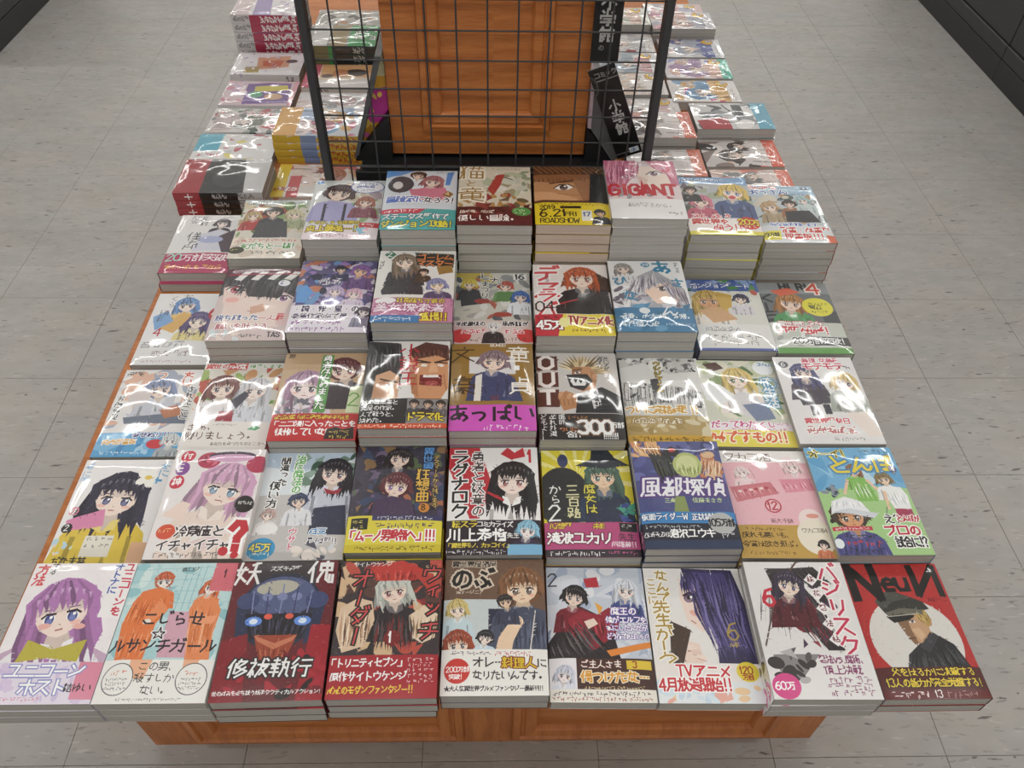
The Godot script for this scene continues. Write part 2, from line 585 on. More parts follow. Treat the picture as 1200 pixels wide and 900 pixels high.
# one drawn eye, and a fall of tapered strands between two edges
func eye_at(x: float, y: float, rx: float, ry: float, iris: String, turn := 0.0) -> void:
	var old := xf
	xf = old * Transform2D(turn, Vector2(x, y))
	poly([-rx, 0, -rx * 0.4, -ry * 0.9, rx * 0.4, -ry * 0.9, rx, 0, rx * 0.4, ry * 0.7, -rx * 0.4, ry * 0.7], "f2eeea")
	oval(0, -ry * 0.05, ry * 0.72, ry * 0.8, tint(iris, -0.15))
	oval(0, ry * 0.2, ry * 0.5, ry * 0.5, tint(iris, 0.25))
	oval(0, -ry * 0.1, ry * 0.3, ry * 0.36, "201820")
	oval(ry * 0.25, -ry * 0.35, ry * 0.2, ry * 0.2, "ffffff")
	line(-rx, 0, -rx * 0.3, -ry * 0.95, ry * 0.24, "2a2024")
	line(-rx * 0.3, -ry * 0.95, rx * 0.5, -ry * 0.9, ry * 0.28, "2a2024")
	line(rx * 0.5, -ry * 0.9, rx * 1.05, 0, ry * 0.24, "2a2024")
	xf = old

func strands(x0: float, y0: float, x1: float, y1: float, x2: float, y2: float, x3: float, y3: float, w: float, n: int, cs: Array) -> void:
	rng.seed = int(x0 * 13 + y1 * 7 + x3 * 3 + n)
	for i in n:
		var f := clampf((i + rng.randf_range(-0.8, 0.8)) / (n - 1.0), 0, 1)
		var a := Vector2(lerpf(x0, x1, f), lerpf(y0, y1, f))
		var b := Vector2(lerpf(x2, x3, f), lerpf(y2, y3, f))
		a = a.lerp(b, rng.randf_range(0.0, 0.35))
		b = b.lerp(a, rng.randf_range(0.0, 0.25))
		var m := (a + b) / 2 + (b - a).orthogonal() * rng.randf_range(-0.08, 0.08)
		var o := (b - a).orthogonal().normalized() * w
		poly([a.x, a.y, m.x + o.x, m.y + o.y, b.x, b.y, m.x - o.x, m.y - o.y], cs[i % cs.size()])

# a plain generic drawn figure: hair, head, shoulders; nobody in particular
func fig(cx: float, cy: float, s: float, hair: String, skin: String, cloth: String, length := 1.0, eye := "4a3a4a", lean := 0.0) -> void:
	rng.seed = int(cx * 71 + cy * 37 + s * 11)
	var old := xf
	var dk := tint(hair, -0.3)
	var md := tint(hair, -0.14)
	var lt := tint(hair, 0.3)
	var cd := tint(cloth, -0.25)
	var cl := tint(cloth, 0.3)
	# clothes, with folds
	poly([cx - 0.32 * s, cy + 0.7 * s, cx - 0.34 * s, cy + 1.12 * s, cx - 1.2 * s, cy + 1.38 * s, cx - 1.55 * s, cy + 1.75 * s, cx - 1.9 * s + lean, cy + 3.6 * s, cx + 1.9 * s + lean, cy + 3.6 * s, cx + 1.55 * s, cy + 1.75 * s, cx + 1.2 * s, cy + 1.38 * s, cx + 0.34 * s, cy + 1.12 * s, cx + 0.32 * s, cy + 0.7 * s], cloth)
	for k in 9:
		var fx := cx + rng.randf_range(-1.4, 1.4) * s
		var fy := cy + rng.randf_range(1.6, 3.0) * s
		poly([fx, fy, fx + rng.randf_range(-0.3, 0.3) * s, fy + 0.7 * s, fx + rng.randf_range(-0.1, 0.25) * s, fy + 0.75 * s], cd if k % 3 else cl)
	poly([cx - 1.15 * s, cy + 1.9 * s, cx - 0.95 * s, cy + 1.9 * s, cx - 1.0 * s + lean, cy + 3.6 * s, cx - 1.25 * s + lean, cy + 3.6 * s], cd)
	poly([cx + 1.15 * s, cy + 1.9 * s, cx + 0.98 * s, cy + 1.9 * s, cx + 1.05 * s + lean, cy + 3.6 * s, cx + 1.2 * s + lean, cy + 3.6 * s], cd)
	xf = old * Transform2D(0, Vector2(cx, cy + 0.9 * s)) * Transform2D(rng.randf_range(-0.26, 0.26), Vector2.ZERO) * Transform2D(0, Vector2(-cx, -cy - 0.9 * s))
	# hair behind the head, lock by lock
	oval(cx, cy - 0.05 * s, 1.12 * s, 1.12 * s, md)
	if length > 0.35:
		for k in 15:
			var f := k / 7.0 - 1.0
			var ex := cx + f * 1.3 * s + rng.randf_range(-0.15, 0.15) * s
			var ey := cy + length * rng.randf_range(1.3, 2.0) * s - absf(f) * 0.2 * s
			poly([cx + f * 0.95 * s - 0.2 * s, cy - 0.2 * s, cx + f * 1.2 * s - 0.17 * s, cy + length * 0.8 * s, ex, ey, cx + f * 1.2 * s + 0.17 * s, cy + length * 0.8 * s, cx + f * 0.95 * s + 0.2 * s, cy - 0.2 * s], [dk, md, hair, md][k % 4])
	# neck, collar
	poly([cx - 0.26 * s, cy + 0.6 * s, cx - 0.42 * s, cy + 1.2 * s, cx, cy + 1.65 * s, cx + 0.42 * s, cy + 1.2 * s, cx + 0.26 * s, cy + 0.6 * s], tint(skin, -0.13))
	poly([cx - 0.5 * s, cy + 1.08 * s, cx - 0.2 * s, cy + 1.2 * s, cx, cy + 1.75 * s, cx - 0.45 * s, cy + 1.55 * s], cl)
	poly([cx + 0.5 * s, cy + 1.08 * s, cx + 0.2 * s, cy + 1.2 * s, cx, cy + 1.75 * s, cx + 0.45 * s, cy + 1.55 * s], cl)
	# face
	var jaw := [cx - 0.8 * s, cy - 0.4 * s, cx - 0.79 * s, cy + 0.3 * s, cx - 0.62 * s, cy + 0.62 * s, cx - 0.25 * s, cy + 0.9 * s, cx, cy + 0.99 * s, cx + 0.25 * s, cy + 0.9 * s, cx + 0.62 * s, cy + 0.62 * s, cx + 0.79 * s, cy + 0.3 * s, cx + 0.8 * s, cy - 0.4 * s]
	poly(jaw, skin)
	poly([cx - 0.8 * s, cy - 0.4 * s, cx + 0.8 * s, cy - 0.4 * s, cx + 0.76 * s, cy + 0.08 * s, cx + 0.3 * s, cy - 0.02 * s, cx, cy + 0.1 * s, cx - 0.4 * s, cy - 0.02 * s, cx - 0.78 * s, cy + 0.12 * s], tint(skin, -0.1))
	var blush := Color(skin).lerp(Color("f08878"), 0.35).to_html(false)
	for e in [-1, 1]:
		oval(cx + e * 0.48 * s, cy + 0.52 * s, 0.17 * s, 0.08 * s, blush)
		oval(cx + e * 0.37 * s, cy + 0.27 * s, 0.2 * s, 0.2 * s, "f8f6f4")
		oval(cx + e * 0.36 * s, cy + 0.28 * s, 0.15 * s, 0.2 * s, tint(eye, -0.2))
		oval(cx + e * 0.36 * s, cy + 0.35 * s, 0.1 * s, 0.11 * s, tint(eye, 0.25))
		oval(cx + e * 0.36 * s + 0.05 * s, cy + 0.2 * s, 0.055 * s, 0.06 * s, "ffffff")
		line(cx + e * 0.19 * s, cy + 0.1 * s, cx + e * 0.46 * s, cy + 0.07 * s, 0.08 * s, "2c2226")
		line(cx + e * 0.46 * s, cy + 0.07 * s, cx + e * 0.6 * s, cy + 0.18 * s, 0.07 * s, "2c2226")
		line(cx + e * 0.22 * s, cy - 0.06 * s, cx + e * 0.55 * s, cy - 0.08 * s, 0.04 * s, dk)
	line(cx - 0.02 * s, cy + 0.5 * s, cx + 0.03 * s, cy + 0.55 * s, 0.035 * s, tint(skin, -0.3))
	line(cx - 0.1 * s, cy + 0.72 * s, cx + 0.1 * s, cy + 0.71 * s, 0.045 * s, "a85a50")
	# fringe and side locks, lock by lock
	poly([cx - 1.1 * s, cy + 0.1 * s, cx - 1.0 * s, cy - 0.7 * s, cx - 0.5 * s, cy - 1.12 * s, cx, cy - 1.24 * s, cx + 0.5 * s, cy - 1.12 * s, cx + 1.0 * s, cy - 0.7 * s, cx + 1.1 * s, cy + 0.1 * s, cx + 0.8 * s, cy - 0.3 * s, cx - 0.8 * s, cy - 0.3 * s], hair)
	for k in 13:
		var f := k / 6.0 - 1.0
		var ex := cx + f * 0.98 * s + rng.randf_range(-0.12, 0.12) * s
		var ey := cy + (0.02 + 0.75 * f * f * f * f + rng.randf_range(-0.14, 0.1)) * s
		poly([cx + f * 0.45 * s - 0.08 * s, cy - 1.12 * s, cx + f * 1.05 * s - 0.15 * s, cy - 0.45 * s, ex, ey, cx + f * 1.05 * s + 0.13 * s, cy - 0.45 * s, cx + f * 0.45 * s + 0.06 * s, cy - 1.12 * s], [hair, md, hair, dk, hair][k % 5])
	for k in 8:
		var f := k / 3.5 - 1.0
		poly([cx + f * 0.8 * s - 0.05 * s, cy - (0.86 - 0.3 * f * f) * s, cx + f * 0.84 * s, cy - (0.6 - 0.3 * f * f) * s, cx + f * 0.8 * s + 0.07 * s, cy - (0.84 - 0.3 * f * f) * s], lt)
	xf = old

# lettering: strokes on a ten by ten grid, two digits for a point
func glyph(ch: String, depth := 0) -> Array:
	if INK.has(ch):
		var out := []
		for s in INK[ch].split(" "):
			var p := PackedVector2Array()
			for i in range(0, s.length() - 1, 2):
				p.append(Vector2(s.substr(i, 1).to_int() / 9.0, s.substr(i + 1, 1).to_int() / 9.0))
			out.append(p)
		return out
	if MADE.has(ch) and depth < 4:
		var d: String = MADE[ch]
		var r := []
		var split: float = {"<": 0.36, "|": 0.5, ">": 0.64, "^": 0.36, "-": 0.5, "v": 0.64}[d[0]]
		var flatly: bool = d[0] in "<|>"
		for k in 2:
			for s in glyph(d[1 + k], depth + 1):
				var p := PackedVector2Array()
				for v in s:
					var f: float = (v.x if flatly else v.y)
					f = f * (split - 0.05) if k == 0 else split + 0.05 + f * (0.95 - split)
					p.append(Vector2(f, v.y) if flatly else Vector2(v.x, f))
				r.append(p)
		return r
	if VOICED.has(ch):
		var v: String = VOICED[ch]
		var r := []
		for s in glyph(v[0], depth + 1):
			var p := PackedVector2Array()
			for q in s:
				p.append(Vector2(q.x * 0.92, 0.06 + q.y * 0.94))
			r.append(p)
		if v[1] == "2":
			r.append(PackedVector2Array([Vector2(0.8, 0.08), Vector2(0.9, 0), Vector2(1, 0.08), Vector2(0.9, 0.17), Vector2(0.8, 0.08)]))
		else:
			r.append(PackedVector2Array([Vector2(0.78, 0.0), Vector2(0.85, 0.15)]))
			r.append(PackedVector2Array([Vector2(0.93, -0.04), Vector2(1.0, 0.11)]))
		return r
	# a character that cannot be made out: a blurred-looking block of strokes
	odd += 1
	var h := ch.unicode_at(0) * 31 + odd * 17
	var r := []
	for k in 7:
		var a := Vector2((h * (k + 3) % 7) / 7.0, (h * (k * 5 + 1) % 11) / 10.0)
		r.append(PackedVector2Array([a, Vector2(minf(1, a.x + 0.55), a.y)] if (h + k) % 2 else [Vector2(a.x + 0.1, minf(a.y, 0.45)), Vector2(a.x + 0.1 - 0.12 * (k % 3), minf(a.y, 0.45) + 0.5)]))
	return r

func txt(s: String, x: float, y: float, size: float, c: String, edge := "", w := 0.11, down := false, squeeze := 1.0, slant := 0.0) -> void:
	if not dabbed:
		dabbed = true
		dab(1000)
	# keep a line of print on its cover
	if not down and im.get_width() > int(100 * U):
		var total := 0.0
		for ch in s:
			total += size * squeeze * (0.62 if ch.unicode_at(0) < 128 else 1.0)
		if x < 100 and x + total > 99.5:
			squeeze *= (99.5 - x) / total
	var was := odd
	for pass_ in ([0, 1] if edge else [1]):
		odd = was
		var px := x
		var py := y
		for ch in s:
			if ch == " ":
				if down: py += size * 0.5
				else: px += size * 0.5 * squeeze
				continue
			var narrow := ch.unicode_at(0) < 128
			var g := glyph(ch)
			var sw := size * 0.88 * squeeze * (0.58 if narrow and not down else 1.0)
			if ch in "1!.I": sw *= 0.6
			if ch in "MWm": sw *= 1.4
			var sh := size * 0.88
			var ox := px
			var oy := py
			if SMALL.has(ch):
				g = glyph(SMALL[ch])
				ox += sw * (0.3 if down else 0.12)
				oy += sh * (0.05 if down else 0.3)
				sw *= 0.68
				sh *= 0.68
			for st in g:
				var q := PackedVector2Array()
				for v in st:
					var vv: Vector2 = v
					if down and ch in "ー…":
						vv = Vector2(1.0 - v.y, v.x)
					q.append(Vector2(ox + vv.x * sw + (1.0 - vv.y) * sh * slant, oy + vv.y * sh) * U)
				if q.size() > 3 and size > 7 and ch.unicode_at(0) < 0x30A0 and ch.unicode_at(0) > 0x3040:
					q = soften(q)
				var wd := size * U * (w if pass_ == 1 else w + 0.17)
				var col := Color(c if pass_ == 1 else edge)
				if q.size() == 1:
					seg(q[0], q[0], wd, col)
				for i in q.size() - 1:
					seg(q[i], q[i + 1], wd, col)
			if SMALL.has(ch):
				sw /= 0.68
			if down: py += size
			else: px += sw + size * 0.12 * squeeze

func soften(p: PackedVector2Array) -> PackedVector2Array:
	var r := PackedVector2Array([p[0]])
	for i in range(0, p.size() - 1):
		r.append(p[i].lerp(p[i + 1], 0.25))
		r.append(p[i].lerp(p[i + 1], 0.75))
	r.append(p[p.size() - 1])
	return r

# a line of print too small to read, as rows of tiny strokes
func fine(x: float, y: float, w: float, size: float, c: String, sd := 1) -> void:
	rng.seed = sd * 31 + int(x * 7 + y * 13)
	var px := x
	while px < x + w - size:
		var col := Color(c)
		for k in 3:
			var a := Vector2(px + rng.randf() * size * 0.8, y + rng.randf() * size * 0.8)
			var b := a + (Vector2(size * 0.5, 0) if rng.randf() < 0.5 else Vector2(0, size * 0.5))
			seg(a * U, b * U, size * 0.14 * U, col)
		px += size * 1.05

const SMALL := {"ッ": "ツ", "ャ": "ヤ", "ュ": "ユ", "ョ": "ヨ", "ィ": "イ", "ァ": "ア", "ェ": "エ", "ォ": "オ", "っ": "つ", "ゃ": "や", "ゅ": "ゆ", "ょ": "よ"}
const VOICED := {"ガ": "カ1", "ギ": "キ1", "グ": "ク1", "ゲ": "ケ1", "ゴ": "コ1", "ザ": "サ1", "ジ": "シ1", "ズ": "ス1", "ゼ": "セ1", "ゾ": "ソ1", "ダ": "タ1", "デ": "テ1", "ド": "ト1", "バ": "ハ1", "ビ": "ヒ1", "ブ": "フ1", "ベ": "ヘ1", "ボ": "ホ1", "パ": "ハ2", "ピ": "ヒ2", "プ": "フ2", "ペ": "ヘ2", "ポ": "ホ2", "が": "か1", "ぎ": "き1", "ぐ": "く1", "げ": "け1", "ご": "こ1", "ざ": "さ1", "じ": "し1", "ず": "す1", "ぜ": "せ1", "だ": "た1", "ぢ": "ち1", "で": "て1", "ど": "と1", "ば": "は1", "び": "ひ1", "ぶ": "ふ1", "べ": "へ1", "ぼ": "ほ1", "ぱ": "は2", "ぽ": "ほ2"}
# < | > : left and right, ^ - v : upper and lower
const MADE := {"法": "<氵去", "男": "-田力", "妖": "|女夭", "傀": "<亻鬼", "祓": "<礻犮", "執": "|幸丸", "行": "<彳亍", "異": "-田共", "界": "-田介", "酒": "<氵酉", "料": "|米斗", "理": "<王里", "俺": "<亻奄", "放": "|方攵", "始": "<女台", "破": "<石皮", "忍": "-刃心", "頂": "<丁頁", "決": "<氵夬", "戦": "|単戈", "完": "^宀元", "全": "^人王", "冷": "<冫令", "使": "<亻吏", "治": "<氵台", "領": "|令頁", "狂": "<犭王", "相": "|木目", "想": "v相心", "紋": "<糸文", "路": "|足各", "波": "<氵皮", "都": ">者阝", "探": "<扌罙", "偵": "<亻貞", "佐": "<亻左", "仮": "<亻反", "続": "<糸売", "沢": "<氵尺", "吹": "<口欠", "試": "<言式", "説": "<言兌", "化": "<亻ヒ", "緒": "<糸者", "攻": "|工攵", "略": "<田各", "苗": "^艹田", "猫": "<犭苗", "優": "<亻憂", "冒": "-日目", "険": "<阜僉", "私": "<禾ム", "守": "^宀寸", "館": "|食官", "知": "|矢口", "結": "<糸吉", "作": "<亻乍", "計": "<言十", "場": "<土昜", "後": "<彳麦", "保": "<亻呆", "早": "-日十", "音": "-立日", "朝": "|早月", "明": "|日月", "情": "<忄青", "時": "<日寺", "記": "<言己", "度": "^广又", "加": "|力口", "好": "|女子", "切": "<土刀", "転": "<車云", "版": "<片反", "活": "<氵舌", "新": "|亲斤", "刊": "|干刂", "神": "<礻申", "悔": "<忄毎", "漫": "<氵曼", "騒": "<馬蚤", "勝": "<月券", "残": "|歹戋", "願": "|原頁", "叶": "<口十", "綺": "<糸奇", "奇": "^大可", "星": "-日生", "落": "^艹洛", "洛": "<氵各", "社": "<礻土", "畜": "^玄田", "傷": "<亻昜", "集": "-隹木", "呼": "<口乎", "外": "|夕ト", "凌": "<冫麦", "駕": "-加馬", "醒": "<酉星", "桜": "<木妟", "妟": "^ツ女", "花": "^艹化", "帖": "<巾占", "橋": "<木高", "瀧": "<氵竜", "推": "<扌隹", "薦": "^艹鹿", "統": "<糸充", "編": "<糸扁", "宵": "^宀肖", "映": "<日央", "陸": "<阜坴", "藤": "^艹勝", "流": "<氵㐬", "付": "<亻寸", "村": "<木寸", "個": "<亻固", "校": "<木父", "役": "<彳殳", "訓": "<言川", "華": "^艹車", "嗚": "<口馬", "恋": "v亦心", "妻": "^幸女", "彼": "<彳皮", "僕": "<亻美", "頃": "<ヒ頁", "重": "-千里"}
const INK := {
"ア": "119164 535629", "イ": "8115 5459", "ウ": "5052 1215 12928649", "エ": "1292 5258 0898", "オ": "0393 6069 6318", "カ": "03938968 404509", "キ": "1282 0595 4059", "ク": "4014 42927639", "ケ": "3015 2393 636639", "コ": "119198 0898",
"サ": "0393 3036 707549", "シ": "1132 0425 187592", "ス": "118109 5699", "セ": "0593 9375 303899", "ソ": "1134 917528", "タ": "4014 42927639 3568", "チ": "8112 0595 515629", "ツ": "1133 4143 917529", "テ": "2181 0494 545729", "ト": "3039 3486",
"ナ": "0393 505529", "ニ": "2282 0898", "ネ": "5061 138208 5459 6688", "ノ": "817419", "ハ": "3309 6299", "ヒ": "101899 8425", "フ": "11918539", "ヘ": "063297", "ホ": "0393 5059 2508 7598", "マ": "119155 3578",
"ミ": "2183 2486 1799", "ム": "4108 0897 6599", "メ": "8119 2378", "モ": "1181 0595 414888", "ヤ": "0593 9376 2149", "ユ": "117168 0898", "ヨ": "118189 1585 1989", "ラ": "2080 04948539", "リ": "2126 817649", "ル": "313509 616894", "レ": "202995", "ロ": "1191981811", "ワ": "1115 11917639", "ン": "1133 187592", "ー": "1595",
"あ": "1282 404558 7457281735659779", "い": "111738 8296", "う": "3062 1443738659", "え": "3061 137319 46587999", "お": "0373 30381736658769 7193", "か": "03636749 3109 8295", "き": "1282 1484 4077 162869", "く": "712579", "け": "1118 3393 717549", "こ": "2282 163888",
"さ": "1383 415766 172869", "し": "21274877", "す": "0292 60664745656749", "せ": "0494 717667 303889", "そ": "2171 711484 84565969", "た": "0272 3009 5494 566998", "ち": "0272 3026 2655757859", "つ": "0352838659", "て": "0191 9154485979", "と": "2044 8316 16283989",
"な": "0252 3017 7293 61675738366899", "に": "1119 4292 46589899", "の": "524728154182958859", "は": "1119 3494 7178486699", "ひ": "0242152859777281 8195", "ふ": "4162 44666849 1628 7688", "へ": "053297", "ほ": "1119 4292 4595 7278486799", "ま": "1282 1585 5058284789", "み": "2161 6129281656 5698 8379",
"む": "0262 3037174637 387998 7193", "め": "2137 6128181463849679", "も": "5148799896 2272 1575", "や": "0544738576 4052 2059", "ゆ": "1119 1743838658 6059", "よ": "5393 505828375889", "ら": "3152 2326 26557678 7839", "り": "2126 717649", "る": "21711753647578594847", "れ": "2029 0332 3208 26536267 6799", "ろ": "217117536485785939", "わ": "2029 0332 3208 2653849769", "を": "1272 4015 154456 8437385989", "ん": "4109 094655688896",
"0": "306092976939070230", "1": "2350 5059", "2": "023070920999", "3": "013070927497793908", "4": "700696 7079", "5": "90101474967909", "6": "80310507396997743406", "7": "009039", "8": "30608264341230 34649769390734", "9": "93653503306093955929",
"!": "5056 5859", "?": "023070925556 5859", ".": "4959", "、": "1729", "。": "1726372817", "…": "1525 4555 7585", "「": "904046", "」": "535909", "・": "4555", "☆": "5064947689572936044450", "★": "5064947689572936044450 5057 0466 9436",
"A": "0950 5099 2777", "B": "0009 0070937404 7496 967909", "C": "9270300207397997", "D": "0009 006093966909", "E": "90000999 0484", "F": "900009 0484", "G": "92703002073979979555", "H": "0009 9099 0494", "I": "5059", "K": "0009 9005 3599", "L": "000999", "M": "0900569099", "N": "09009990", "O": "306092976939070230", "P": "0009 0070927404", "R": "0009 0070937404 5499", "S": "92703002347597793907", "T": "0090 5059", "U": "000739699790", "V": "005990", "W": "0029537990", "Y": "0055 9055 5559", "X": "0099 9009", "e": "0696845324062989", "u": "0307297996 9399", "v": "034993", "s": "83230485972909",
"亻": "8005 5359", "扌": "0292 505838 0797", "氵": "2072 0353 0995", "冫": "1143 0996", "礻": "5061 028208 4549 6688", "彳": "7003 8305 5459", "亍": "1191 0494 646949", "糸": "5012 1262 8116 1686 5659 3718 7798", "犭": "8015 20545949 5409", "阝": "1019 10807464 648619", "阜": "1019 10806454 547818", "艹": "0595 3029 7069", "宀": "5052 0308 0393 9377", "忄": "5059 1315 8395", "广": "5051 1191 110609",
"女": "0393 402598 7219", "日": "1181891911 1585", "月": "20808979 202609 2383 2686", "木": "0393 5059 5308 5398", "口": "1191991911", "田": "1191991911 5159 1595", "目": "1191991911 1494 1696", "力": "03938969 404509", "大": "0393 504509 5599", "人": "504509 4699", "土": "1484 5059 0999", "王": "1191 5159 2585 0999", "又": "118109 2499", "方": "5052 0292 424609 44848969", "攵": "3015 2393 724709 3599", "立": "5051 1282 2336 7365 0898", "十": "0494 5059", "工": "1191 5158 0898", "心": "1427 333889 7395 5254", "文": "5051 0292 723609 2499", "石": "0191 410609 2585882825", "皮": "1292 9294 110609 5055 2474 7429 3699", "米": "5059 0595 2133 8163 4609 5699", "斗": "1132 0434 0796 7079", "里": "1181851511 1383 5159 1787 0999", "言": "4060 0292 2474 2676 28787929 2829", "元": "2181 0494 342609 64688998", "寸": "0393 626949 2536", "己": "1181 8185 1585 151899", "子": "1181 8154 545949 0595", "刀": "11818979 411509", "青": "1191 2282 0494 5054 3575 3539 757979 3777", "寺": "2181 5054 0494 0696 6469 2738", "呆": "2171742421 0595 5459 5508 5598", "麦": "5022 2262 7134 3484 4517 3676 7609 3699",
"去": "2282 5055 0595 4519 1989 6799", "夭": "8021 0494 504509 5599", "鬼": "5041 1181841411 1282 5154 340809 5458799996 7678", "犮": "0393 403509 348438 3599 6081", "幸": "2181 5059 0393 2434 1585 0797", "丸": "02727899 302609 1355", "共": "3035 7075 1282 0595 3719 6799", "介": "5003 5093 3429 6469", "酉": "0191 1393991913 4144 6164 1696", "奄": "0292 504206 5296 2686882826 2777 5599", "台": "4014 1484 7294 1696991916", "刃": "11818979 411608 1334", "丁": "0292 525949", "頁": "0191 5143 2383872723 2484 2686 3719 6799", "夬": "128286 0696 504609 5699", "単": "2031 5041 8071 1383861613 1484 5359 0797", "戈": "0393 40599998 8319 7081", "令": "5004 5094 3464 168647 4659", "吏": "0191 2383862623 514709 2599", "足": "1181841411 5458 5686 1639 0897", "各": "4015 22727209 3495 2686892926", "罙": "0103 0191 9193 3214 6274 0595 4459 4509 5599", "貞": "5053 5181 2383872723 2484 2585 3719 6799", "左": "0292 402509 3585 6559 2999", "反": "1191 110609 2484 8409 3599", "売": "2181 5053 2383 0407 0494 9497 3609 66688998", "尺": "118184 1484 110609 5499", "欠": "4014 329283 524709 5699", "式": "0393 60689998 8091 1555 3558 0958", "兌": "2032 8062 2383862623 3609 66688998", "憂": "0191 5122 1282851512 1383 0607 0696 9697 3709 3899", "僉": "5004 5094 3464 2585872725 5359 4709 5799", "禾": "8021 0494 5159 4408 5598", "食": "4003 4084 2282862622 2484 2629 2959 5778", "官": "5051 0204 0292 9294 24747626 26868929 2429", "矢": "3014 2272 0595 514609 5699", "吉": "0292 5054 1484 2686892926", "乍": "3013 2292 4249 4484 4787", "昜": "2080832320 2282 0494 26969979 4638 6658",
"殺": "0143 4003 0545 2249 2508 2547 60806494 5595 9559 5699", "修": "2004 1219 3237 5034 41817244 4496 8447 9649", "世": "0393 101899 4046 4676 7076", "居": "118084 1484 111509 3696 6558 4888894948", "屋": "118084 1484 111509 3686 5637 3777 5759 3999", "魔": "5051 1191 110609 2353 3235 6393 7275 36868838 4729 67699998", "先": "3013 2282 5055 0595 354709 65688998", "生": "3013 2282 5059 2585 0999", "送": "1021 04252709 2799 4152 8071 4383 3595 6537 6597", "開": "0009 003034 0434 0232 6064 609099 6494 6292 3575 2888 4639 6669", "間": "0009 003034 0434 0232 6064 609099 6494 6292 3565693935 3767", "万": "0191 424609 44848969", "部": "2031 0252 1323 4233 0454 1646491916 7079 70907494 749679", "突": "5051 0103 0191 9193 3223 6273 0595 534709 5699", "上": "5059 5484 0999", "能": "3013 1343 4254 1545491915 1747 6064 8061 6494 6569 8567 699996", "蔵": "0191 3002 7002 1393 131709 6299 9496 3585872735 9349", "庫": "5051 1191 110609 2484 3575783835 5259 2999 3676", "曲": "1292991912 4049 6069 1595", "勇": "2171 7143 1383861613 1484 5356 07878969 5709", "者": "2282 4055 0595 8109 3686893936 3787", "章": "5051 1191 3133 6163 0494 2575772725 2676 5759 0898", "川": "2026 2609 5158 8089", "泰": "1181 2272 0494 503609 5496 5659 2738 8767", "樹": "0343 2029 2305 2345 4171 5052 4474764644 5878 4979 7393 838979", "三": "1181 2575 0999", "百": "0191 5133 2383892923 2686", "風": "101709 10808899 3262 3474773734 5258 2969", "条": "4013 22727205 2495 0696 5659 4708 6798", "面": "0191 5143 1393991913 3339 6369 3565 3767", "正": "1191 5159 5585 2429 0999", "君": "1181 8185 0393 1585 502609 3686893936", "今": "5004 5094 3464 2686 8659", "飛": "1050 5053 1333 3039 7090 8083 0454 4409 5659 7494 8489", "合": "5004 5094 3464 2686892926", "帰": "1015 303619 5090 9093 5292 5393 4446 4494 9496 5659 56868979 7379", "小": "505949 2406 7496", "童": "5051 1181 3233 6263 0393 2484872724 2575 5459 0999", "豪": "4050 1181 32727434 3234 0406 0494 9496 2686 5618 4638 4759 5749 5799", "入": "3051 5109 5299", "平": "1181 2234 7263 0595 5159", "成": "1292 120709 144447 50599998 8419 7081", "最": "2080832320 2282 0494 1419 1636 1838 4449 0949 5595 5699 9559", "馬": "1017 1080 5057 1383 1585 17979989 0809 3839 5859", "登": "1151 5113 0256 6052 8053 6199 3484 3575783835 0999", "美": "3042 7062 1282 2484 0595 5258 0797 5809 5899", "索": "2181 5053 0305 0393 9395 5426 2666 7529 5659 3718 7798", "友": "0292 402509 347409 3599", "一": "0595", "史": "1282861612 504709 2599", "強": "0131 3134 0434 0407 0737 3729 7043 4383 4585884845 6059 4999 8799", "竜": "5051 1181 3233 6263 0393 1484871714 1686 535899 9796", "学": "1021 4042 8071 0305 0393 9395 257556 565949 0797", "家": "5051 0103 0191 9193 2484 5417 4537 4659 5749 5709 7598", "原": "1191 110609 5142 3282863632 3484 6658 4728 8798", "二": "2282 0898", "山": "5058 131898 9398", "本": "0393 5059 5308 5398 3777",
"車": "0191 2383862623 2484 5059 0797", "云": "2181 0494 4419 1989 6799", "術": "2003 2407 1419 3363 5059 5437 5466 7090 6494 848979", "片": "202609 7073 2373 266679", "舌": "7021 0393 5055 2686892926", "発": "1141 4113 0245 5052 8062 6094 0696 3609 66688998", "即": "10404515 1232 1018 1859 6069 60908575", "亲": "5051 0191 2333 7363 0494 0696 5459 4608 5698",
"斤": "8021 210609 2494 6469", "干": "1181 0494 5159", "刂": "3036 808969", "申": "1282871712 1585 5059", "竹": "2014 1343 3339 6054 5393 838979", "武": "1151 0393 60699998 7081 3538 3656 1619 0858", "某": "0292 2026 7076 2474 0696 5659 4708 5798", "毎": "3014 2282 332788 8339 1595",
"曼": "2181832321 2282 1494961614 4446 6466 2787 8709 3899", "鹿": "5051 1191 110609 2384852523 4145 6145 3639 2838 6669 8676", "蚤": "1181 8134 2366 3575783835 5459 1989", "券": "2032 7062 1282 0494 3426 26767969 5619", "歹": "0191 411509 2366 6609 2435", "戋": "0292 1575 40689998 8339 8091", "可": "0191 2363662623 818969", "羅": "1191941411 3134 6164 2436 3626 2728 6594 6569 6797",
"前": "3042 7062 0393 1519 15454939 1646 1848 6568 858979", "玄": "5051 0292 5235 3566 7428", "主": "5061 1282 5259 2585 0999", "隹": "3013 2129 5142 2181 2484 2686 2989 5159", "気": "3003 2191 1373 06767899 2859 5729", "乎": "7021 2233 7263 0595 525949", "夕": "4014 328209 3557", "道": "1021 04252709 2799 4152 8071 3292 6253 4383874743 4585",
"無": "3013 1282 0595 0797 3237 5257 7277 0819 2839 5869 7889", "父": "3013 6093 7209 2399", "覚": "1021 4042 8071 0305 0393 9395 2474 2428 7478 2676 3709 67699998", "巾": "1317 138387 5059", "占": "5055 5383 1696991916", "高": "5051 0191 3273753533 1619 16868979 3767693937", "井": "0393 0696 303709 6069", "裏": "5051 0292 2373762623 5356 0696 5708 3739 6899 8766",
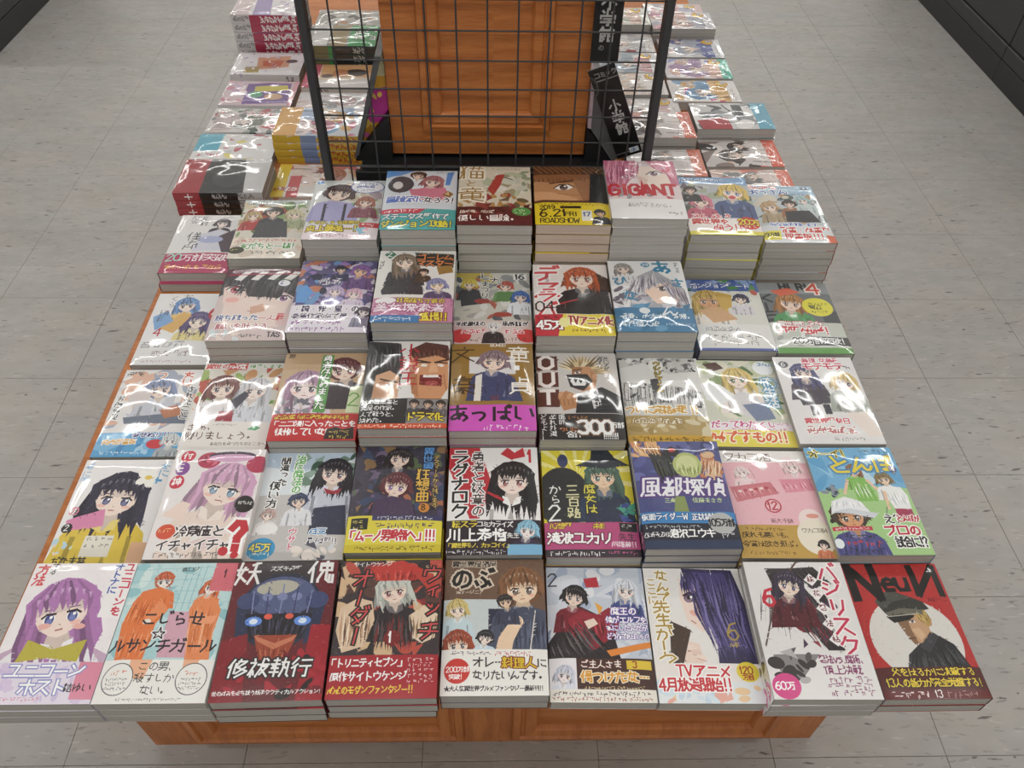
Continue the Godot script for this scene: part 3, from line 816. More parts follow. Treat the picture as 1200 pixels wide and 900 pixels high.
"違": "1021 04252709 2799 4181 3393 4484864644 3797 6668", "癒": "5051 1191 110609 0213 5434 5474 4666 3839 4868 7879", "爵": "7021 1122 4142 8172 1393951513 3335 6365 1646 0757 6676 8789", "充": "5051 0292 5235 3574 3609 66688998", "扁": "1181 2282842422 220609 36868979 3639 3888 5659", "疲": "5051 1191 110609 0213 3494 5255 4575 7529 4699", "肖": "5053 2142 8162 2429 24848979 2686 2787", "久": "4014 328262 6209 4599",
"千": "8021 0494 5159", "央": "5054 2282 2226 8286 0696 5509 5699", "未": "1282 0595 5059 5508 5598", "坴": "2181 5053 0393 3419 6599 2686 5559 0999", "㐬": "5051 0292 4214 1474 2529 5559 757999", "殳": "3035 2081 8195 2676 7609 3799", "固": "0191990901 3373 5054 3676783836", "亦": "5051 0292 3709 3338 6368 1517 8597",
"春": "1181 2272 0494 503509 5496 3676793936 3777", "ぬ": "1137 5228181463849678589799"}

var band := 0.0

func cover(bg: String, spine: String, title := "", ink := "222222") -> void:
	start(112, 142, bg)
	rect(100, 0, 12, 142, spine)
	if title:
		txt(title, 102, 10, 8, ink, "", 0.12, true)
	band = 0.0
	dabbed = false

func belt(y: float, c: String) -> void:
	band = y
	rect(0, y, 112, 142 - y, c)

# each cover: plain stand-in artwork in the print's colours, with its lettering
func paint(id: String) -> void:
	match id:
		"51":
			cover("f3eef1", "e9dfe9", "ユニコーン")
			poly([0, 96, 22, 86, 50, 92, 78, 86, 100, 96, 100, 104, 0, 104], "c9a9c4")
			fig(50, 52, 29, "b577b8", "f6dfd5", "eceaf0", 1.3, "4a58b0")
			poly([50, 92, 24, 82, 20, 104, 48, 100, 76, 104, 78, 82], "c2b63e")
			oval(34, 69, 6, 3, "f0b0a8")
			oval(66, 69, 6, 3, "f0b0a8")
			rect(80, 0, 20, 60, "f6f3f4")
			txt("ユニコーンを", 90, 1, 9.5, "d8344c", "", 0.15, true)
			txt("オトナに", 80, 1, 8.5, "4560b8", "", 0.15, true)
			txt("する", 17, 0, 7, "303030", "", 0.13, true)
			txt("方法", 4, 2, 12, "e04a52", "", 0.15, true)
			belt(104, "e6dcee")
			spl(0, 106, 100, 34, ["d9c6e6", "f3e9f4", "cfc0e4"], 20, 6, 1)
			rect(80, 104, 20, 34, "e58aa4")
			txt("ユニコーン", 16, 106, 14, "ffffff", "8f92d2", 0.13, false, 1.0, 0.12)
			txt("ホスト", 34, 121, 14, "ffffff", "8f92d2", 0.13)
			txt("結ゆい", 73, 124, 8, "353038", "", 0.12)
			fine(16, 136, 40, 3, "d86a8a")
		"52":
			cover("bfdfe2", "e8e6e2", "こじらせ")
			spl(0, 0, 100, 100, ["a9d4da", "d6eaea", "92c8d0"], 40, 9, 2)
			rect(46, 54, 30, 46, "d9a5b8")
			fig(32, 20, 8.5, "d8623a", "f4ece4", "ee7436", 0.3)
			for k in 4:
				line(52 + k * 6, 4, 50 + k * 6, 52, 0.7, "7fbcc8")
				line(0, 8 + k * 13, 100, 4 + k * 13, 0.5, "8cc4ce")
			poly([8, 44, 14, 32, 30, 27, 42, 34, 44, 52, 36, 66, 34, 102, 8, 102, 4, 66], "ee7a3c")
			strands(10, 38, 40, 34, 6, 70, 38, 66, 1.1, 22, ["d4622a", "f69a64", "c85820"])
			strands(8, 68, 36, 66, 10, 102, 33, 102, 1.2, 16, ["d4622a", "f8a878", "f08a50"])
			poly([34, 40, 44, 52, 30, 66, 24, 60], "f59058")
			oval(27, 64, 4, 3, "f6e6da")
			fig(78, 28, 7.5, "e36a3c", "f4ece4", "f08a52", 0.9)
			poly([64, 50, 70, 42, 88, 42, 94, 52, 92, 76, 94, 102, 72, 102, 68, 74], "f08a52")
			strands(66, 46, 92, 44, 72, 100, 92, 100, 1.2, 24, ["d87038", "f8b084", "e27c42"])
			poly([68, 60, 92, 58, 90, 66, 72, 68], "f6a070")
			rect(78, 0, 22, 32, "dd6b78")
			txt("1", 88, 8, 10, "5a2030", "", 0.14)
			txt("裏ロジ", 46, 5, 5.5, "444444")
			txt("こじらせ", 22, 54, 15, "2c2430", "", 0.12)
			txt("☆", 36, 70, 13, "2c2430", "f0f0f0", 0.09)
			txt("ルサンチガール", 1, 82, 14, "2c2430", "", 0.12)
			belt(102, "f0efec")
			poly([24, 102, 44, 102, 40, 120, 26, 120], "f2b48e")
			poly([72, 102, 86, 102, 80, 130, 74, 130], "f2b48e")
			for q in [17, 83]:
				oval(q, 120, 14, 15, "4b4a50")
				oval(q, 120, 13.2, 14.2, "f0efec")
				fine(q - 7, 112, 14, 4, "e06a3a", q)
				for k in 3:
					fine(q - 10, 119 + k * 4, 20, 2.6, "555555", k)
			txt("この男、", 33, 104, 9, "333333", "", 0.08)
			txt("殺すしか", 32, 115, 9, "333333", "", 0.08)
			txt("ない。", 40, 126, 9, "333333", "", 0.08)
			fine(20, 137, 60, 2.4, "777777")
		"53":
			cover("6b1f27", "2a2024", "妖傀", "e8e8e8")
			rect(20, 0, 60, 40, "3a3236")
			oval(50, 54, 40, 40, "2b2e44")
			oval(50, 40, 32, 22, "525c88")
			oval(44, 30, 20, 8, "b6b2a4", -0.1)
			oval(18, 44, 11, 9, "3d4876")
			oval(84, 44, 11, 9, "3d4876")
			for q in [36, 50, 64]:
				oval(q, 40, 5, 4.5, "7d86b4")
			for k in 5:
				line(22 + k * 14, 26 - absf(k - 2.0) * -4, 24 + k * 13, 58, 1.2, ["7d86b4", "39406a"][k % 2])
			poly([8, 50, 20, 56, 24, 90, 12, 84], "2c3252")
			poly([92, 50, 80, 56, 76, 90, 88, 84], "2c3252")
			poly([18, 58, 82, 58, 74, 84, 26, 84], "22202c")
			strands(22, 60, 80, 60, 30, 84, 72, 84, 1.0, 18, ["3a3a50", "14141c", "4a4a66"])
			oval(27, 66, 8, 5, "5f8fe8")
			oval(27, 66, 4, 3, "dcecff")
			oval(73, 66, 8, 5, "5f8fe8")
			oval(73, 66, 4, 3, "dcecff")
			oval(40, 61, 4, 3, "e85a48")
			oval(60, 61, 4, 3, "e85a48")
			poly([30, 80, 70, 80, 62, 104, 38, 104], "a4432c")
			poly([30, 80, 50, 88, 70, 80, 66, 86, 50, 94, 34, 86], "d07a58")
			strands(34, 88, 66, 88, 40, 104, 60, 104, 0.9, 12, ["7a2c1c", "c86a48"])
			poly([0, 84, 24, 78, 30, 142, 0, 142], "8c1d28")
			poly([100, 70, 82, 70, 76, 142, 100, 142], "a51d2a")
			txt("妖", 0, 1, 27, "ececec", "", 0.1)
			txt("傀", 72, 1, 27, "ececec", "", 0.1)
			txt("スズキ〓〓", 34, 6, 6, "e0e0e0", "", 0.12)
			spl(10, 100, 90, 36, ["7a1a24", "2a1a1e", "b02434"], 24, 7, 5)
			txt("修祓執行", 12, 103, 19, "f2f2f2", "30282c", 0.1, false, 1.0, 0.1)
			txt("世の歪みを撃ち祓う妖怪タクティカルアクション!", 2, 132, 4.3, "eeeeee", "", 0.14)
		"54":
			cover("3a3034", "4a2a2e", "ウィッチ", "eeeeee")
			spl(0, 0, 100, 100, ["8c2a2e", "2c2628", "c24a3c", "d8b48c", "5a3a34"], 60, 12, 4)
			fig(56, 34, 15, "c8ccc4", "f0d8c8", "2a2428", 0.9, "803030")
			poly([28, 8, 60, 0, 88, 14, 74, 24, 36, 24], "c8342c")
			strands(28, 10, 84, 10, 36, 26, 76, 26, 1.2, 22, ["e0584a", "8c1c20", "a82a28"])
			poly([70, 12, 92, 16, 98, 44, 84, 30], "c23a32")
			poly([4, 52, 20, 42, 34, 46, 38, 66, 30, 92, 10, 98, 2, 76], "e0c2a4")
			strands(6, 52, 34, 48, 8, 98, 32, 92, 1.2, 20, ["c89a78", "f0dcc4", "6a4a3a", "b0886a"])
			poly([70, 62, 84, 52, 98, 60, 96, 84, 84, 90, 72, 82], "e6cdb0")
			strands(72, 60, 98, 58, 74, 88, 94, 88, 1.0, 16, ["b8946c", "f4e4cc", "8a6a4a"])
			strands(40, 56, 70, 56, 36, 100, 76, 100, 1.4, 26, ["1c181a", "4c4246", "7a2428"])
			oval(56, 84, 8, 8, "7c1c20")
			txt("1", 52, 78, 12, "f4f4f4", "", 0.14)
			txt("オーダー", 12, 12, 20, "d84a4a", "2a2224", 0.08, true, 1.0, 0.15)
			txt("ウィッチ", 80, 8, 20, "d84a4a", "2a2224", 0.08, true, 1.0, 0.15)
			txt("サイトウケンジ", 12, 2, 5.5, "eeeeee")
			belt(101, "b0252f")
			txt("「トリニティセブン」", 0, 104, 9, "f4f4f4", "", 0.14, false, 0.78)
			txt("原作サイトウケンジ", 3, 117, 9, "f4f4f4", "", 0.14, false, 0.86)
			txt("渾身のモダンファンタジー!!", 2, 130, 7.5, "f0d040", "", 0.13, false, 0.8)
			for k in 5:
				for j in 5:
					fine(72 + k * 5, 104 + j * 5, 5, 3.4, "f0e0e0", k * 5 + j)
		"55":
			cover("6e5240", "5c4636", "居酒屋のぶ", "eeeeee")
			rect(0, 46, 60, 54, "c9d2d4")
			rect(44, 56, 16, 44, "2c3046")
			fig(78, 32, 19, "8a5a38", "f2d3b4", "4a5068", 0.4, "5a4030")
			poly([56, 70, 64, 58, 78, 54, 94, 57, 100, 66, 100, 102, 60, 102], "474d66")
			strands(60, 62, 100, 60, 62, 102, 100, 102, 1.3, 26, ["363c54", "5c6480", "2c3044"])
			poly([50, 102, 54, 86, 62, 74, 72, 66, 76, 74, 68, 90, 66, 102], "f0cfae")
			oval(72, 70, 6, 6, "f4d8bc")
			for k in 4:
				line(68 + k * 2.4, 64 + k, 69 + k * 2.4, 72 + k, 0.6, "b88a68")
			line(90, 58, 84, 98, 1.0, "e6e2dc")
			fig(62, 48, 7, "2a2628", "eccaa8", "3a4058", 0.3)
			fig(14, 56, 9, "d8c070", "f6e2d0", "c4dae2", 0.7)
			fig(16, 92, 12, "a8482e", "f2d6c0", "e0d0b0", 0.6)
			fig(40, 86, 7, "2c2a30", "f4e4d8", "c8dcec", 0.4)
			txt("異世界居酒屋", 7, 2, 7.6, "1c1714", "d8c8b4", 0.13)
			txt("のぶ", 6, 12, 23, "1c1714", "d8c8b4", 0.15)
			txt("ヴァージニア", 12, 36, 4.5, "e8ddd0")
			belt(98, "f1efea")
			fine(8, 100, 40, 3.6, "50404a")
			fine(50, 100, 34, 3.6, "d04048", 3)
			oval(15, 119, 12, 12, "d8352e")
			txt("200万部", 5, 115, 5.6, "ffffff", "", 0.14)
			txt("突破!", 8, 122, 5.2, "ffffff", "", 0.14)
			txt("オレ…", 30, 106, 10, "3a3036", "", 0.13)
			txt("料理人", 57, 106, 11, "e4c22a", "8a2a20", 0.13)
			txt("に", 90, 107, 9, "3a3036", "", 0.13)
			txt("なりたいんです。", 30, 119, 9, "3a3036", "", 0.12)
			txt("★大人気異世界グルメファンタジー最新刊!!", 4, 133, 5, "3a3036", "", 0.14, false, 0.92)
		"56":
			cover("c6cfdc", "d8dae2", "魔王の俺")
			spl(0, 0, 100, 100, ["aab8d0", "e6e8ee", "8d9cc0", "d8dce8"], 50, 12, 6)
			poly([0, 84, 30, 44, 62, 60, 70, 104, 0, 104], "2a2428")
			fig(26, 34, 11, "241f24", "f0d8c8", "7c1c2a", 0.5)
			poly([20, 60, 34, 50, 50, 54, 62, 46, 74, 56, 66, 76, 44, 92, 24, 78], "9c2232")
			strands(22, 58, 64, 50, 30, 88, 66, 78, 1.3, 24, ["7a1624", "c0404c", "5a101c"])
			strands(0, 84, 30, 50, 4, 104, 66, 100, 1.3, 26, ["3c3438", "161214", "6a6468"])
			poly([36, 62, 46, 58, 50, 64, 40, 70], "f0d8c8")
			strands(70, 10, 96, 12, 62, 70, 100, 72, 1.0, 22, ["f0f2fa", "b8c4dc", "d0d8ea"])
			fig(80, 26, 10, "dfe4f0", "f6e8e2", "3c4a8c", 1.2)
			poly([38, 14, 52, 12, 54, 24, 40, 24], "c02838")
			txt("2", 2, 8, 16, "3a3a48", "", 0.1)
			txt("魔王の", 64, 46, 8.5, "ffffff", "7a5ab0", 0.13)
			txt("俺がエルフを", 58, 56, 7.5, "ffffff", "7a5ab0", 0.13)
			txt("嫁にしたんだが", 58, 65, 6.8, "ffffff", "7a5ab0", 0.13, false, 0.9)
			txt("どう愛でればいい?", 58, 74, 6.6, "ffffff", "7a5ab0", 0.13, false, 0.82)
			poly([48, 40, 56, 46, 52, 54], "f0a83a")
			poly([56, 92, 100, 82, 100, 88, 60, 98], "ee8a34")
			belt(100, "efeaf0")
			rect(26, 100, 74, 42, "4a2c26")
			fig(13, 116, 8, "d4d8ea", "f6ecec", "dfe2f0", 0.8)
			txt("ご主人さま", 30, 102, 8, "f6f0e8", "6a2a22", 0.12)
			rect(74, 102, 24, 9, "e8c838")
			txt("3", 80, 103, 7, "a02020", "", 0.15)
			txt("傷つけたな…", 30, 113, 11, "eaa030", "f8ecd0", 0.14)
			fine(32, 127, 60, 3.2, "f0d8a0")
			rect(0, 130, 100, 12, "efe9de")
			fine(2, 132, 94, 3.8, "3a3030", 4)
			fine(2, 137, 94, 3.2, "a03a3a", 5)
		"57":
			cover("ece9e6", "e6e2da", "先生が")
			poly([40, 0, 92, 2, 100, 40, 100, 104, 62, 104, 66, 60, 44, 26], "3a3358")
			poly([50, 4, 84, 6, 92, 60, 78, 96, 70, 50], "4f4680")
			poly([36, 12, 56, 22, 64, 52, 52, 72, 38, 60, 34, 36], "f4dccf")
			poly([52, 26, 64, 50, 60, 66, 54, 50], "e4c2b4")
			eye_at(43, 35, 6, 7, "6a4a6a", 0.5)
			eye_at(58, 52, 5, 8, "6a4a6a", 0.5)
			oval(46, 52, 5, 3, "f0b4a4", 0.5)
			line(42, 60, 46, 63, 1.0, "b06058")
			strands(42, 0, 92, 2, 62, 104, 100, 104, 1.6, 60, ["2c2648", "5c5290", "443a70", "7a70b0"])
			strands(40, 0, 60, 2, 36, 30, 66, 48, 1.4, 24, ["2c2648", "4a4076", "6a60a0"])
			poly([22, 104, 26, 82, 25, 68, 29, 64, 33, 80, 46, 84, 48, 104], "f2d8ca")
			for k in 3:
				oval(38 + k * 4, 88 + k * 5, 5, 3, ["f6e0d4", "eccdbe"][k % 2], 0.4)
				line(34 + k * 4, 91 + k * 4, 42 + k * 4, 92 + k * 5, 0.7, "c89080")
			poly([20, 60, 40, 70, 28, 104, 16, 104], "4a3830")
			txt("なんで", 12, 3, 13, "b59238", "fbf6ea", 0.12, true)
			txt("ここに", 2, 12, 10, "b59238", "fbf6ea", 0.12, true)
			txt("先生が!?", 6, 38, 14.5, "b59238", "fbf6ea", 0.12, true, 1.2)
			txt("6", 76, 62, 20, "b59c4a", "", 0.09)
			txt("蘇募", 76, 82, 6, "c8b060")
			belt(104, "f0eae6")
			rect(0, 122, 112, 20, "e8eef2")
			spl(4, 126, 90, 14, ["f4d0a0", "d8e8f4", "f0b0a0", "c8dcf0"], 22, 6, 9)
			txt("TVアニメ", 20, 106, 12.5, "d8323c", "ffffff", 0.15)
			txt("4月放送開始!!", 2, 119, 13, "d8323c", "ffffff", 0.14, false, 0.82)
			oval(88, 112, 11, 10, "f0d83a")
			txt("120", 80, 107, 8, "b02a2a", "", 0.14)
			txt("万部", 82, 115, 5.5, "b02a2a", "", 0.14)
		"58":
			cover("e5e2e2", "dcdada", "忍法帖", "b02030")
			poly([20, 8, 46, 8, 60, 40, 78, 96, 62, 96, 40, 56, 24, 30], "2a2428")
			spl(36, 20, 40, 72, ["7a1c28", "2a2226", "4c3450", "a43040"], 30, 7, 12)
			strands(22, 10, 46, 8, 56, 96, 80, 94, 1.4, 34, ["1c181c", "4a4048", "8a2a38", "322c34"])
			strands(10, 30, 40, 20, 2, 70, 30, 90, 0.8, 12, ["9a9698", "6a666a", "c8c4c6"])
			fig(38, 26, 13, "3a3048", "efdccb", "5a1c26", 1.2, "4a3a68")
			poly([44, 8, 70, 6, 84, 26, 64, 30], "2a2628")
			strands(44, 8, 70, 6, 62, 30, 84, 26, 1.0, 14, ["4a464a", "161416"])
			line(4, 90, 24, 40, 1.6, "5a4a44")
			line(46, 10, 58, -4, 2, "5a4030")
			txt("6", 12, 32, 20, "d22a40", "", 0.15)
			txt("バジリスク", 74, 2, 20, "d22a50", "f4eeee", 0.12, true)
			for k in 5:
				poly([64 + k * 2, 14 + k * 16, 71 + k * 2, 21 + k * 16, 64 + k * 2, 28 + k * 16, 57 + k * 2, 21 + k * 16], "f2eeee")
				txt("桜花忍法帖"[k], 61 + k * 2, 17 + k * 16, 7, "7a2030")
			belt(100, "e9e6e6")
			poly([8, 100, 52, 100, 30, 124, 14, 130], "8a8688")
			spl(8, 100, 44, 26, ["5a565a", "b8b4b6", "3a3638"], 14, 6, 3)
			txt("忍法vs.魔術、", 50, 101, 8.5, "8c3a6a", "", 0.13, false, 0.8)
			txt("頂上決戦", 52, 111, 9, "8c3a6a", "", 0.12)
			for k in 3:
				fine(52, 121 + k * 6, 46, 5, "8c3a6a", k)
			oval(14, 130, 13, 12, "e0458c")
			txt("60万", 4, 126, 8, "ffffff", "", 0.15)
		"59":
			cover("c02a2a", "c02a2a", "NeuN", "1c1a1a")
			oval(50, 84, 44, 44, "dcd8d4")
			poly([28, 124, 36, 100, 52, 88, 66, 76, 84, 90, 94, 118], "26262a")
			strands(40, 96, 80, 88, 30, 122, 92, 118, 1.6, 24, ["36363c", "1a1a1e", "44444a"])
			poly([50, 92, 64, 74, 72, 82, 58, 98], "3a3a40")
			poly([36, 58, 62, 52, 68, 62, 66, 76, 54, 88, 46, 90, 41, 80, 38, 70], "c99c74")
			poly([36, 58, 48, 56, 48, 74, 50, 88, 46, 90, 41, 80, 38, 70], "8a6446")
			poly([48, 74, 56, 72, 60, 80, 54, 86], "d8b088")
			line(42, 84, 49, 83, 1.2, "6a4030")
			eye_at(52, 66, 4, 1.8, "4a4a4a", -0.05)
			oval(68, 66, 3, 5, "c2906a")
			poly([56, 54, 68, 52, 72, 64, 66, 72, 62, 62], "b9964c")
			strands(56, 54, 70, 54, 62, 70, 70, 68, 0.8, 14, ["d4b468", "8a6a34"])
			poly([22, 44, 30, 34, 44, 33, 70, 44, 74, 52, 66, 54, 46, 52, 28, 56], "32322e")
			poly([22, 44, 30, 34, 44, 33, 60, 40, 40, 44, 28, 52], "4a4a44")
			poly([28, 56, 46, 51, 66, 53, 66, 58, 44, 58, 32, 62], "6a675c")
			poly([28, 60, 44, 57, 58, 59, 50, 64, 34, 67], "1c1c1c")
			line(30, 60, 62, 57, 1.0, "b8b4a4")
			txt("N", 6, 3, 42, "161414", "", 0.2, false, 1.1)
			txt("eu", 36, 12, 22, "161414", "", 0.2)
			line(70, 36, 70, 4, 7, "161414")
			line(94, 36, 94, 4, 7, "161414")
			line(70, 36, 94, 4, 7, "161414")
			txt("高橋ツトム", 76, 40, 4, "7a1818")
			belt(112, "30282a")
			rect(0, 112, 112, 22, "5a2424")
			txt("父をはるかに凌駕する", 14, 113, 8, "f0d03a", "2a2020", 0.13)
			txt("13人の能力が完全覚醒する!", 6, 123, 8.4, "f0d03a", "2a2020", 0.13, false, 0.9)
			rect(0, 134, 112, 8, "6a2222")
			fine(8, 135, 40, 5, "e8dcdc")
			txt("13", 48, 134, 7, "f0f0f0", "", 0.12)
			fine(58, 135, 36, 5, "b08080", 7)
		"41":
			cover("f1eff0", "eeecee")
			fig(50, 52, 28, "2e2a44", "f8e2d6", "e8c840", 1.2, "4a4a80")
			for k in 5:
				oval(78 + cos(k * 1.257) * 8, 27 + sin(k * 1.257) * 8, 7, 5, "faf8f2", k * 1.257)
			oval(78, 27, 4, 3, "f0cc50")
			poly([6, 84, 44, 70, 48, 92, 10, 98], "e48ab4")
			txt("の", 4, 66, 13, "e88aa0", "", 0.12)
			txt("〓に〓", 2, 6, 10, "6aa8e0", "", 0.08, true)
			txt("〓に〓", 88, 4, 11, "4aa0dc", "", 0.1, true)
			oval(10, 94, 6, 6, "2a2628")
			txt("2", 7.6, 90, 8, "f4f4f4", "", 0.14)
			rect(34, 104, 30, 26, "eae6d8")
			for k in 4:
				fine(36 + k * 7, 106, 7, 5, "777777", k)
				fine(36 + k * 7, 114, 7, 5, "888888", k + 5)
			txt("ぢたま某", 8, 130, 9, "2a2a2a", "", 0.13)
			rect(84, 112, 16, 28, "e2b088")
			spl(2, 108, 30, 18, ["b8d8ea", "f0d8c0", "d0e8d0"], 10, 4, 2)
		"42":
			cover("efe9ea", "f0eaea")
			fig(60, 52, 27, "dba8cc", "f6e0d6", "f0dcd0", 1.0, "7a9ab8")
			oval(40, 16, 13, 12, "c03a58")
			spl(32, 10, 16, 12, ["e0708a", "a02a48"], 12, 4, 8)
			oval(94, 22, 12, 12, "c03a58")
			oval(64, 10, 26, 7, "4a3f52")
			oval(64, 13, 25, 6, "dba8cc")
			oval(90, 76, 10, 11, "2a2628")
			txt("おち只", 83, 72, 5, "e8e8e8")
			for k in 3:
				oval(15 - k * 2, 10 + k * 18, 8, 9, ["d8304a", "8a4aa0", "d8304a"][k])
				txt("付喪神"[k], 10 - k * 2, 4 + k * 18, 11, "ffffff", "", 0.13)
			poly([6, 90, 24, 72, 34, 76, 30, 98], "f4dccf")
			spl(0, 104, 100, 38, ["f4e4e4", "e8d0d0", "f0ece8"], 18, 8, 4)
			oval(16, 110, 10, 9, "e4553c")
			fine(8, 106, 16, 4, "ffe0a0")
			txt("冷蔵庫と", 26, 104, 13, "3a3034", "faf4f4", 0.13)
			txt("イチャイチャ", 10, 120, 13, "3a3034", "faf4f4", 0.13)
			fine(10, 135, 70, 4.4, "5a5054")
			txt("?", 84, 100, 36, "d2303c", "ffffff", 0.22)
			oval(80, 134, 5, 5, "d2303c")
			oval(92, 138, 4, 4, "d2303c")
		"43":
			cover("b9cde0", "dfe4e8")
			poly([0, 20, 40, 30, 100, 10, 100, 60, 0, 60], "dfe9f0")
			spl(40, 6, 60, 40, ["4a6a58", "6a8a78", "3a5a4a", "8aa89a"], 24, 9, 14)
			rect(0, 60, 100, 82, "c9c6c4")
			fig(78, 30, 17, "2a2430", "f6e0d2", "c8ccdc", 1.2, "5a3a4a")
			poly([62, 78, 96, 74, 100, 112, 60, 112], "343a52")
			poly([70, 52, 80, 56, 90, 52, 86, 60, 74, 60], "a82a3a")
			fig(46, 68, 9, "3a4668", "f4dcca", "e6e8ee", 0.4)
			fig(14, 86, 7, "c8a8a0", "f8e8de", "e6e0e0", 0.4)
			txt("治癒魔法の", 34, 4, 11, "58b848", "ffffff", 0.13, true)
			txt("間違った", 18, 8, 10, "2a2a2a", "ffffff", 0.14, true)
			txt("使い方", 10, 42, 12, "2a2a2a", "ffffff", 0.14, true)
			oval(16, 104, 12, 7, "f2f2f2")
			oval(14, 128, 15, 13, "3a9ad0")
			txt("45万", 2, 122, 10, "f8e850", "2a5a90", 0.14)
			fine(4, 132, 22, 4, "f4f0c0")
			txt("ウサト", 40, 104, 9, "d85a7a", "ffffff", 0.13, true)
			txt("〓度", 62, 104, 9, "4a90c8", "ffffff", 0.13)
			txt("〓〓〓!!", 62, 116, 8, "3a3a58", "ffffff", 0.13)
			spl(50, 126, 50, 14, ["d8dce4", "5a5a6a", "f0e4dc"], 14, 5, 3)
		"44":
			cover("3a3448", "3a3448", "狂想曲", "e0d8b0")
			spl(0, 0, 100, 98, ["4a4468", "2a2434", "6a5a7a", "8a6a48", "38486a", "586a4a", "b06a4a"], 90, 8, 21)
			fig(48, 20, 13, "2a2428", "f2dacb", "2a2a3a", 0.8, "603a3a")
			fig(46, 58, 15, "6a3038", "f2dacb", "34283c", 0.5, "7a4a9a")
			poly([26, 78, 44, 72, 66, 78, 70, 98, 24, 98], "4a3858")
			txt("異世界", 76, 4, 12, "5a9ae0", "1c1828", 0.12, true)
			txt("狂想曲", 70, 36, 15, "e8b848", "1c1828", 0.12, true)
			txt("デスマーチからはじまる", 88, 16, 6.5, "e0c060", "1c1828", 0.12, true)
			oval(80, 88, 6, 6, "d88a34")
			txt("8", 77, 84, 8, "2a1a1a", "", 0.14)
			belt(98, "e6d53c")
			rect(26, 98, 86, 6, "3a3a6a")
			fine(30, 99, 60, 4, "f0f0f0")
			rect(4, 101, 18, 14, "2a2a2a")
			fine(6, 103, 14, 5, "f0e070")
			fine(6, 109, 14, 5, "f0e070", 2)
			fine(28, 107, 66, 6, "3a2a6a", 4)
			txt("「ムーノ男爵領へ」!!!", 2, 116, 14, "d0303a", "ffffff", 0.14, false, 0.78)
			rect(0, 133, 112, 9, "d8c42c")
			fine(10, 135, 84, 4.4, "5a4a1a", 6)
		"45":
			cover("ecebea", "e4e2e0", "ラグナロク")
			poly([0, 0, 34, 0, 50, 60, 46, 98, 24, 98, 0, 30], "c42a36")
			fig(70, 46, 21, "222026", "f6e2d8", "f2f0f0", 1.5, "8a3a3a")
			poly([58, 10, 66, 0, 74, 8, 84, 0, 86, 14, 70, 18], "d02c38")
			line(44, 64, 60, 74, 3, "c42a36")
			txt("ラグナロク", 4, 6, 18.5, "1c1a1c", "f2f2f2", 0.14, true)
			txt("勇者と紋章の", 26, 6, 15, "3a2a2c", "f2f2f2", 0.09, true)
			txt("1", 88, 4, 20, "d02c38", "", 0.14)
			belt(100, "2e2430")
			fig(84, 112, 10, "8ac6e4", "f6ece8", "3a3048", 0.5)
			rect(64, 130, 36, 12, "7ab8e0")
			txt("転スラ", 6, 101, 9, "f0d840", "1a1418", 0.14)
			txt("コミカライズ", 32, 102, 7.4, "f4f4f4", "", 0.14, false, 0.88)
			txt("川上泰樹", 1, 111, 16, "ffffff", "2a2028", 0.13)
			txt("先生", 64, 116, 6.5, "f0f0f0", "", 0.13)
			txt("「異世界モノ、カッコイイ」", 1, 128, 6, "f0d840", "", 0.14, false, 0.86)
			fine(1, 136, 60, 4.4, "e8e8e8")
		"46":
			cover("e4d434", "d8c830")
			for k in 9:
				var a := 0.35 * k - 0.2
				poly([40, 40, 40 + cos(a) * 120, 40 - sin(a) * 120, 40 + cos(a + 0.12) * 120, 40 - sin(a + 0.12) * 120], "f0e894")
			oval(22, 66, 30, 40, "2a2c30")
			oval(24, 16, 6, 10, "34406a")
			fig(68, 38, 17, "4a6a5a", "f0cfae", "2a3a58", 1.2, "405a4a")
			poly([38, 24, 56, 14, 58, 0, 78, 0, 84, 12, 100, 22, 70, 28], "242a38")
			poly([50, 74, 88, 66, 98, 100, 44, 100], "28324c")
			spl(84, 76, 16, 22, ["4aa88a", "2a7a8a", "3a4a9a"], 12, 6, 4)
			txt("から", 8, 50, 13, "f2f2f2", "30342c", 0.1, true)
			txt("2", 6, 78, 22, "f2f2f2", "30342c", 0.1)
			txt("三百路", 26, 50, 15, "e4e0b0", "30342c", 0.1, true)
			txt("魔女は", 46, 50, 13, "e8dc50", "30342c", 0.1, true)
			belt(100, "c04a80")
			txt("妄想系", 6, 101, 8, "e8d040", "7a2a4a", 0.13)
			txt("未婚", 52, 101, 8, "e8d040", "7a2a4a", 0.13)
			rect(80, 101, 19, 11, "2a2a2a")
			fine(82, 103, 16, 4, "e8e8e8")
			txt("瀧波ユカリ", 3, 113, 14.5, "ffffff", "7a2a4a", 0.14, false, 0.95)
			txt("先生", 78, 114, 9, "4a2a3a", "", 0.11)
			txt("御推薦!!", 70, 124, 7, "f6e6ee", "", 0.13)
			rect(0, 133, 112, 9, "38303a")
			fine(3, 135, 60, 5, "f0f0f0", 2)
			fine(66, 135, 32, 4, "e05a9a", 3)
		"47":
			cover("4a4f8a", "3a3f6a", "風都探偵", "e8e8f4")
			spl(0, 0, 100, 60, ["3c4078", "5a60a0", "343868", "6a70b0"], 40, 10, 31)
			spl(0, 2, 30, 20, ["d8925a", "c07848", "e8b47a"], 14, 7, 5)
			spl(66, 20, 30, 34, ["d8a07a", "c8784a", "e0b890"], 16, 7, 6)
			poly([18, 18, 30, 12, 42, 20, 50, 40, 46, 60, 28, 60], "22242c")
			strands(20, 18, 42, 20, 28, 60, 46, 58, 1.0, 20, ["3a3e4c", "14161c", "4a4e38"])
			strands(0, 4, 30, 2, 6, 22, 34, 24, 1.2, 20, ["e8b47a", "a86438", "f0d0a0"])
			strands(68, 20, 98, 26, 62, 50, 92, 54, 1.2, 24, ["e8c098", "b06a44", "f2d8b8"])
			oval(60, 36, 16, 18, "b8c474")
